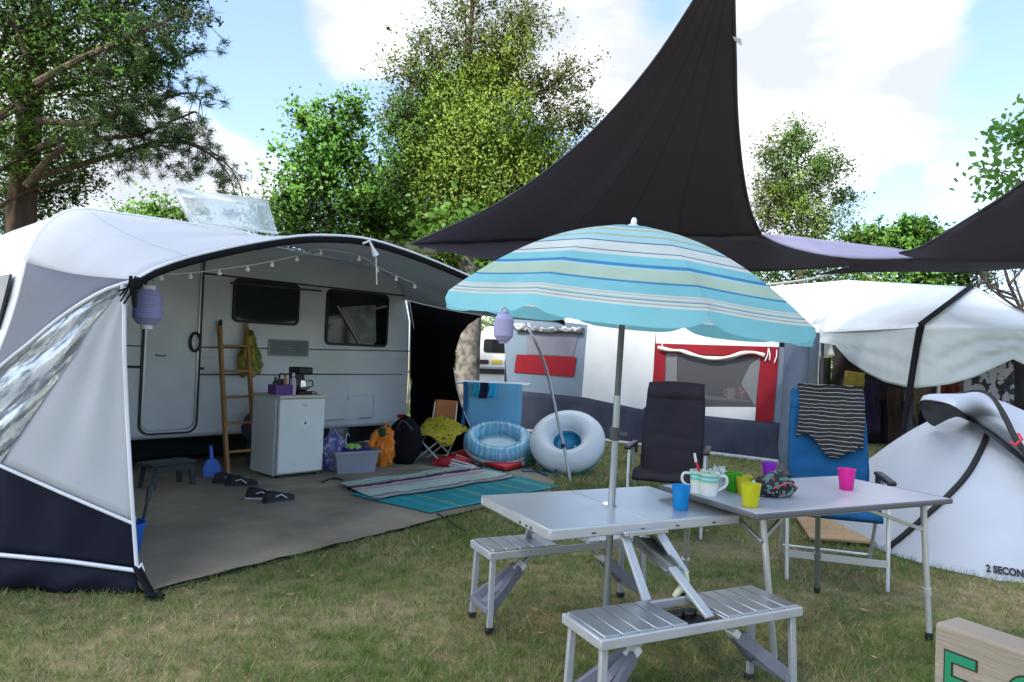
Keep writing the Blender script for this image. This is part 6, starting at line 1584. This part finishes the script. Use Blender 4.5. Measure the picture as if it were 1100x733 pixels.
# slender tree on the right
D = 19; b = foot(858, D)
bl = [pb(860, 225, D, 1.0, 1000, 'yellow'), pb(845, 195, D, .75, 650, 'mid'), pb(872, 190, D, .75, 700, 'mid'), pb(855, 160, D, .6, 460, 'mid'), pb(852, 143, D, .3, 160, 'mid'), pb(828, 170, D, .45, 200, 'olive'), pb(890, 180, D, .5, 280, 'mid'), pb(905, 210, D, .4, 160, 'mid'), pb(835, 215, D, .7, 480, 'yellow'), pb(885, 245, D, .8, 600, 'yellow'), pb(855, 255, D, 1.1, 900, 'mid'), pb(822, 232, D, .5, 180, 'olive'), pb(826, 200, D, .4, 120, 'olive')]
tree('slender_tree', 'slender loose-leaved tree rising right of the large shade sail', b, [b, at(860, 260, D), at(857, 180, D), at(852, 135, D)], bl, None, .115, .11, bark, twig=6, dens=1.1, asp=.26)
# pine on the left
D = 11.5; b = foot(28, D)
t = thing('pine_tree', 'big dark pine with a reddish trunk and drooping branches over the caravan', 'tree', b)
tp_ = [b, at(22, 260, D), at(30, 150, D), at(38, 60, D), at(48, -60, D)]
tpts = smooth_curve(tp_, 20); mb = MB(); mb.tube(tpts, [.30 - .010 * i for i in range(20)], 12); mb.build('trunk', bark_red, t)
limbs = [[(34, 190), (62, 184), (110, 170), (150, 158), (190, 152), (225, 165), (246, 188)], [(40, 160), (90, 140), (130, 122), (170, 108), (200, 100), (215, 108)], [(40, 130), (90, 132), (125, 120), (145, 100), (152, 85)], [(38, 90), (90, 62), (150, 35), (205, 10)],
         [(42, 60), (90, 20), (160, -15)], [(28, 200), (60, 165), (100, 150), (150, 145), (190, 128), (210, 120)], [(25, 120), (0, 80), (-40, 60)], [(30, 60), (10, 20), (-30, 0)], [(36, 100), (80, 90), (120, 75), (175, 70), (212, 55)], [(20, 170), (-10, 150), (-50, 140)], [(44, 30), (100, -10), (180, -30), (220, -15)]]
mb = MB(); tuft = []
for li, L_ in enumerate(limbs):
    dd = D - .2 - (li % 4) * .35
    c = smooth_curve([at(x, y, dd - .0 * i) for i, (x, y) in enumerate(L_)], 26)
    mb.tube(c, [.055 * (1 - .85 * i / 25) + .006 for i in range(26)], 7)
    for i in range(7, 26):
        for q in range(3 if i > 11 else 1):
            e = c[i] + V((random.gauss(0, .22), random.gauss(0, .3), random.gauss(-.06, .2)))
            mb.tube([c[i], c[i].lerp(e, .5) + V((0, 0, .03)), e], [.010, .007, .004], 4); tuft.append(e)
            if li in (0, 5) and i > 13: tuft.append(e + V((random.gauss(0, .12), random.gauss(0, .12), random.uniform(-.3, 0))))
mb.tube(smooth_curve([at(195, 152, D - .3), at(215, 157, D - .3), at(240, 172, D - .3), at(256, 195, D - .3), at(261, 213, D - .3)], 16), .012, 5)
mb.build('limb', bark, t)
tuft = np.array([tuple(p) for p in tuft])
cen = np.repeat(tuft, 58, axis=0); n = len(cen)
d = rng.normal(size=(n, 3)); d[:, 2] = d[:, 2] * .7 - .15; d /= np.linalg.norm(d, axis=1)[:, None]; u = np.cross(d, rng.normal(size=(n, 3))); u /= np.linalg.norm(u, axis=1)[:, None]
ln = rng.uniform(.08, .17, n)[:, None]; o_ = cen + rng.normal(size=(n, 3)) * .03
np_mesh('needles', np.stack([o_ - u * .006, o_ + u * .006, o_ + d * ln], axis=1).reshape(-1, 3), 3, LM['needle'], t)
# the leafy tree that mingles with the pine
D = 10.6; b = foot(-60, D)
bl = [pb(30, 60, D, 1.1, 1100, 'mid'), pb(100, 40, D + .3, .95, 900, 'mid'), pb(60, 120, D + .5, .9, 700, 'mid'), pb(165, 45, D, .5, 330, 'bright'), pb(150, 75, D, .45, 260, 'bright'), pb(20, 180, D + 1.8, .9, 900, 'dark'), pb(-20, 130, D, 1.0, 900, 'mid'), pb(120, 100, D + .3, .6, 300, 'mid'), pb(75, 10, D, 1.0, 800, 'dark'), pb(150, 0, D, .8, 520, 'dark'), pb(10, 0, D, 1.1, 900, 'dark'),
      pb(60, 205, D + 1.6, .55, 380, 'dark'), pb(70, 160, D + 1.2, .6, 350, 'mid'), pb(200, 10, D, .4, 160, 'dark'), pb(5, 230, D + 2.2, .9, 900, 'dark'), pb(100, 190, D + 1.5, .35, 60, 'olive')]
tree('leafy_tree', 'leafy green tree mingling with the pine at the left edge', b, [b, at(-50, 200, D), at(-10, 80, D), at(30, -20, D)], bl, None, .085, .16, bark, twig=3, dens=1.8)
# bushes behind the caravan and the tents
def bush(name, label, px, d, blobs, size=.125, bk=bark, group='bushes and trees behind the pitches'):
    b_ = foot(px, d); return tree(name, label, b_, [b_, at(px, 360, d), at(px, blobs[0][1], d)], [pb(x, y, d + dd, r, int(n * 1.5), k, ry=ry) for x, y, dd, r, n, k, ry in blobs], None, size, .08, bk, 'bush', group)
bush('bush', 'green bush showing above the caravan roof left of the clear hatch', 165, 16, [(165, 232, 0, .7, 420, 'bright', .5), (190, 240, 0, .7, 420, 'mid', .6), (140, 245, .3, .5, 200, 'mid', .4)])
bush('bush', 'dark bush directly right of the clear roof hatch', 305, 17, [(305, 250, 0, 1.2, 800, 'mid', .8), (330, 290, 0, 1.5, 900, 'dark', 1.5), (290, 215, 0, .4, 60, 'olive', .5)])
bush('bush', 'broad yellowish bush below the tall tree, behind the awning arch', 450, 17.5, [(450, 262, 0, 1.4, 1500, 'yellow', 1.0), (400, 262, 0, 1.2, 1000, 'mid', .9), (540, 285, -.5, 1.3, 1300, 'yellow', .8), (500, 265, 0, 1.3, 1200, 'mid', 1.0), (425, 240, 0, .8, 500, 'olive', .6)], .17)
bush('bush', 'green bush seen between the shade sail and the white tent roof', 850, 21, [(850, 300, 0, 1.6, 1300, 'mid', 1.0), (905, 305, 0, 1.4, 1100, 'yellow', .9), (800, 310, 0, 1.4, 900, 'mid', 1.0)])
bush('bush', 'bright round bush right of the slender tree above the sail junction', 975, 24, [(970, 258, 0, 1.0, 800, 'bright', .8), (940, 262, 0, .8, 420, 'mid', .6), (1000, 262, 0, 1.0, 600, 'mid', .7), (960, 300, 0, 1.8, 1300, 'bright', 1.2), (1015, 300, 0, 1.5, 1000, 'dark', 1.0), (985, 245, 0, .6, 280, 'bright', .3), (922, 255, 0, .5, 120, 'mid', .3)], .22)
bush('bush', 'low hedge glimpsed behind the motorhome and drying rack', 500, 26, [(500, 400, 0, 1.6, 700, 'dark', 1.0), (560, 390, 0, 2.2, 900, 'mid', 1.6), (640, 380, 0, 2.5, 900, 'dark', 1.8), (720, 375, 0, 2.6, 900, 'mid', 2.0)], .24)
bush('bush', 'hedge glimpsed behind the white party tents', 1010, 26, [(900, 400, 0, 2.0, 700, 'mid', 1.2), (980, 400, 0, 2.4, 700, 'olive', 1.6), (1080, 395, 0, 2.6, 900, 'dark', 1.6), (860, 395, 0, 1.6, 500, 'olive', 1.2)], .24)
bush('bush', 'dense dark thicket far behind the caravan end', 60, 22, [(20, 330, 0, 3.0, 1200, 'dark', 2.5), (120, 330, 0, 3, 1200, 'dark', 2.4), (-60, 300, 0, 3, 1200, 'dark', 3.0), (220, 330, 0, 3, 1000, 'dark', 2.4)], .26)
# mottled plane trunk left of the motorhome
b = foot(503, 15); tr = thing('plane_tree', 'plane tree with a mottled pale trunk framed by the black awning wall', 'tree', b)
tk = [b, at(503, 380, 15), at(506, 330, 15), at(500, 240, 15)]
mb = MB(); mb.tube(smooth_curve(tk, 12), [.30, .27, .26, .26, .25, .24, .23, .22, .21, .2, .18, .16], 14); mb.build('trunk', bark_pale, tr)
np_mesh('crown', leaf_quads(np.concatenate([clump_points(at(505, 262, 15), (1.1, 1, .7), 700), clump_points(at(480, 250, 15), (1.0, 1, .6), 500)]), .16), 4, LM['mid'], tr)
# maple reaching in at the top right
D = 7.5; b = foot(1230, D)
t = thing('maple_tree', 'maple branch with bright leaves reaching in at the right edge', 'tree', b)
mb = MB(); tk = smooth_curve([b, at(1225, 250, D), at(1200, 100, D), at(1190, 0, D)], 12); mb.tube(tk, [.12 - .006 * i for i in range(12)], 8); mb.build('trunk', bark, t)
mb = MB(); cl = []
for L_ in ([(1215, 180), (1150, 170), (1100, 160), (1078, 135)], [(1215, 200), (1150, 205), (1110, 200), (1075, 185), (1052, 182)], [(1200, 120), (1150, 110), (1110, 125), (1085, 150)], [(1212, 215), (1130, 218), (1095, 212), (1070, 208)]):
    c = smooth_curve([at(x, y, D) for x, y in L_], 14); mb.tube(c, [.02 * (1 - .06 * i) for i in range(14)], 6)
    for i in range(5, 14): cl += [c[i] + V((random.gauss(0, .10), random.gauss(0, .14), random.gauss(0, .08))) for _ in range(30)]
mb.build('limb', bark, t)
np_mesh('crown', leaf_quads(np.array([tuple(p) for p in cl]), .085), 4, LM['bright'], t)
# bare branches on the right
D = 13; b = foot(1120, D); t = thing('bare_tree', 'leafless dark tree with forked branches behind the white party tent', 'tree', b)
mb = MB(); tk = smooth_curve([b, at(1110, 360, D), at(1090, 320, D), at(1078, 285, D), at(1075, 240, D)], 12); mb.tube(tk, [.06 - .004 * i for i in range(12)], 8); mb.build('trunk', bark_dk, t)
mb = MB()
for L_ in ([(1098, 335), (1062, 308), (1048, 285), (1038, 272)], [(1090, 318), (1062, 306), (1066, 290), (1078, 280)], [(1085, 305), (1098, 290), (1112, 280)], [(1092, 322), (1075, 316), (1068, 300)], [(1100, 330), (1090, 300), (1093, 285)], [(1050, 306), (1058, 300), (1040, 280)]):
    c = smooth_curve([at(x, y, D - .3) for x, y in L_], 10); mb.tube(c, [.028 * (1 - .08 * i) for i in range(10)], 6)
    for i in range(3, 10):
        for q in range(2): e = c[i] + V((random.gauss(0, .18), random.gauss(0, .2), random.gauss(.12, .15))); mb.tube([c[i], e], [.008, .004], 4)
mb.build('limb', bark_dk, t)

# unseen trees added behind the camera, along the sun line, to shade the pitch
cs_ = []
for k, (x, y) in enumerate(((-6, 2.5), (-2.5, 2), (1, 2.5), (5, 2.5), (-6.5, 5), (-3, 5), (.5, 5), (4, 5), (-5, 7.5), (-1.5, 7.5), (2, 7.5), (6, 7.5), (-3.5, 10), (0, 10), (3.5, 10.3), (7, 10.5))):
    cs_.append(V((x, y, .8)) + sd * (22 + (k * 7 % 5) * 1.3))
for lb, ids in (('unseen tree added behind the camera to block the sun, on the caravan side', [0, 4, 8, 12, 5, 1]), ('unseen tree added behind the camera to block the sun, straight behind the tables', [2, 6, 9, 13, 10]), ('unseen tree added behind the camera to block the sun, on the pop-up tent side', [3, 7, 11, 14, 15])):
    m_ = sum((cs_[i_] for i_ in ids), V()) / len(ids); b = V((m_.x - .5, m_.y - 1.5, 0))
    tree('sun_block_tree', lb, b, [b, V((b.x, b.y, 6)), V((b.x + .4, b.y + .8, 12)), m_], [(cs_[i_], (2.9, 2.7, 2.4), SHADE_N, 'mid') for i_ in ids], None, 1.25, .38, bark, asp=.36)

# ================================================================== GRASS
NB = 420000
dd = np.exp(rng.uniform(math.log(2.2), math.log(17), NB)); th = rng.uniform(R(-41), R(43), NB)
X, Y = dd * np.tan(th), dd.copy()
def inside(px, py, poly):
    res = np.zeros(len(px), bool); j = len(poly) - 1
    for i in range(len(poly)):
        xi, yi = poly[i]; xj, yj = poly[j]
        c = ((yi > py) != (yj > py)) & (px < (xj - xi) * (py - yi) / (yj - yi + 1e-12) + xi); res ^= c; j = i
    return res
out_ = inside(X, Y, SHEET_XY)
pn = np.array([mnoise.noise(V((x * .9, y * .9, 3))) for x, y in zip(X, Y)])          # worn and lush places
pn2 = np.array([mnoise.noise(V((x * 11, y * 11, 8))) for x, y in zip(X, Y)])         # tufts
bare = gr(765, 590)
keep = ~out_ & (rng.uniform(size=NB) < np.clip(.62 + .5 * pn + 1.0 * pn2, .07, 1)) & (rng.uniform(size=NB) < np.clip(np.hypot((X - bare.x) / .75, (Y - bare.y) / .45) - .25, .06, 1))
for bx, by, br_ in ((float(pc.x), float(pc.y), 1.0),): keep &= np.hypot(X - bx, Y - by) > br_
X, Y, dd = X[keep], Y[keep], dd[keep]; n = len(X)
far = np.clip(dd / 4, .8, 3.2); stalk = rng.uniform(size=n) < .09
h = rng.uniform(.014, .040, n) * (1 + .3 * pn[keep] + .5 * pn2[keep]) * np.clip(far, .9, 1.5) * np.where(stalk, 1.35, 1); wd_ = rng.uniform(.0012, .0027, n) * far * np.where(stalk, 1.4, 1)
a = rng.uniform(0, 2 * math.pi, n); lean_ = rng.normal(0, .75, (n, 2)) * h[:, None]
sx, sy = np.cos(a) * wd_, np.sin(a) * wd_; z0 = np.zeros(n) - .004
v0 = np.stack([X - sx, Y - sy, z0], 1); v1 = np.stack([X + sx, Y + sy, z0], 1); v3 = np.stack([X + lean_[:, 0], Y + lean_[:, 1], h], 1)
gm = bpy.data.materials.new('grass_blade'); gm.use_nodes = True; nt = gm.node_tree; nt.nodes.clear(); L = nt.links.new
ge = _n(nt, 'ShaderNodeNewGeometry'); tc = _n(nt, 'ShaderNodeTexCoord'); nz = _n(nt, 'ShaderNodeTexNoise'); nz.inputs['Scale'].default_value = 1.1; nz.inputs['Detail'].default_value = 5; L(tc.outputs['Object'], nz.inputs['Vector'])
ad = _n(nt, 'ShaderNodeMath', operation='MULTIPLY_ADD'); L(nz.outputs['Fac'], ad.inputs[0]); ad.inputs[1].default_value = 1.5; ad.inputs[2].default_value = -1.34
nf = _n(nt, 'ShaderNodeTexNoise'); nf.inputs['Scale'].default_value = 16; nf.inputs['Detail'].default_value = 2; L(tc.outputs['Object'], nf.inputs['Vector'])
a1 = _n(nt, 'ShaderNodeMath', operation='MULTIPLY_ADD'); L(nf.outputs['Fac'], a1.inputs[0]); a1.inputs[1].default_value = 1.1; L(ad.outputs[0], a1.inputs[2])
a2 = _n(nt, 'ShaderNodeMath', operation='MULTIPLY_ADD'); L(ge.outputs['Random Per Island'], a2.inputs[0]); a2.inputs[1].default_value = .8; L(a1.outputs[0], a2.inputs[2])
rp = _n(nt, 'ShaderNodeValToRGB'); 
while len(rp.color_ramp.elements) < 5: rp.color_ramp.elements.new(.5)
for e, (p, c) in zip(rp.color_ramp.elements, ((0, (.085, .165, .035)), (.3, (.145, .235, .055)), (.52, (.26, .29, .10)), (.72, (.40, .37, .18)), (1, (.58, .51, .30)))): e.position = p; e.color = (*c, 1)
L(a2.outputs[0], rp.inputs[0])
pbs = _n(nt, 'ShaderNodeBsdfPrincipled'); pbs.inputs['Roughness'].default_value = .6; pbs.inputs['Specular IOR Level'].default_value = .25; L(rp.outputs[0], pbs.inputs['Base Color'])
tl = _n(nt, 'ShaderNodeBsdfTranslucent'); L(rp.outputs[0], tl.inputs[0]); mx = _n(nt, 'ShaderNodeMixShader'); mx.inputs[0].default_value = .3; L(pbs.outputs[0], mx.inputs[1]); L(tl.outputs[0], mx.inputs[2])
ou = _n(nt, 'ShaderNodeOutputMaterial'); L(mx.outputs[0], ou.inputs['Surface'])
gro = np_mesh('grass', np.stack([v0, v1, v3], axis=1).reshape(-1, 3), 3, gm)
gro['kind'] = 'stuff'; gro['label'] = 'short dry mown grass with straw-coloured blades'

# fallen leaves lying about
nl = 140; lx = rng.uniform(-2.6, 3.2, nl); ly = rng.uniform(2.6, 6.5, nl); ok_ = ~inside(lx, ly, SHEET_XY); lx, ly = lx[ok_], ly[ok_]
lq = leaf_quads(np.stack([lx, ly, np.full(len(lx), .03)], 1), .04).reshape(-1, 4, 3); lq[:, :, 2] = .028 + (lq[:, :, 2] - .03) * .25
fo_ = np_mesh('fallen_leaves', lq.reshape(-1, 3), 4, mat('dry_leaf', (.30, .20, .09), .8, island=.5)); fo_['kind'] = 'stuff'; fo_['label'] = 'dry fallen leaves scattered over the grass'
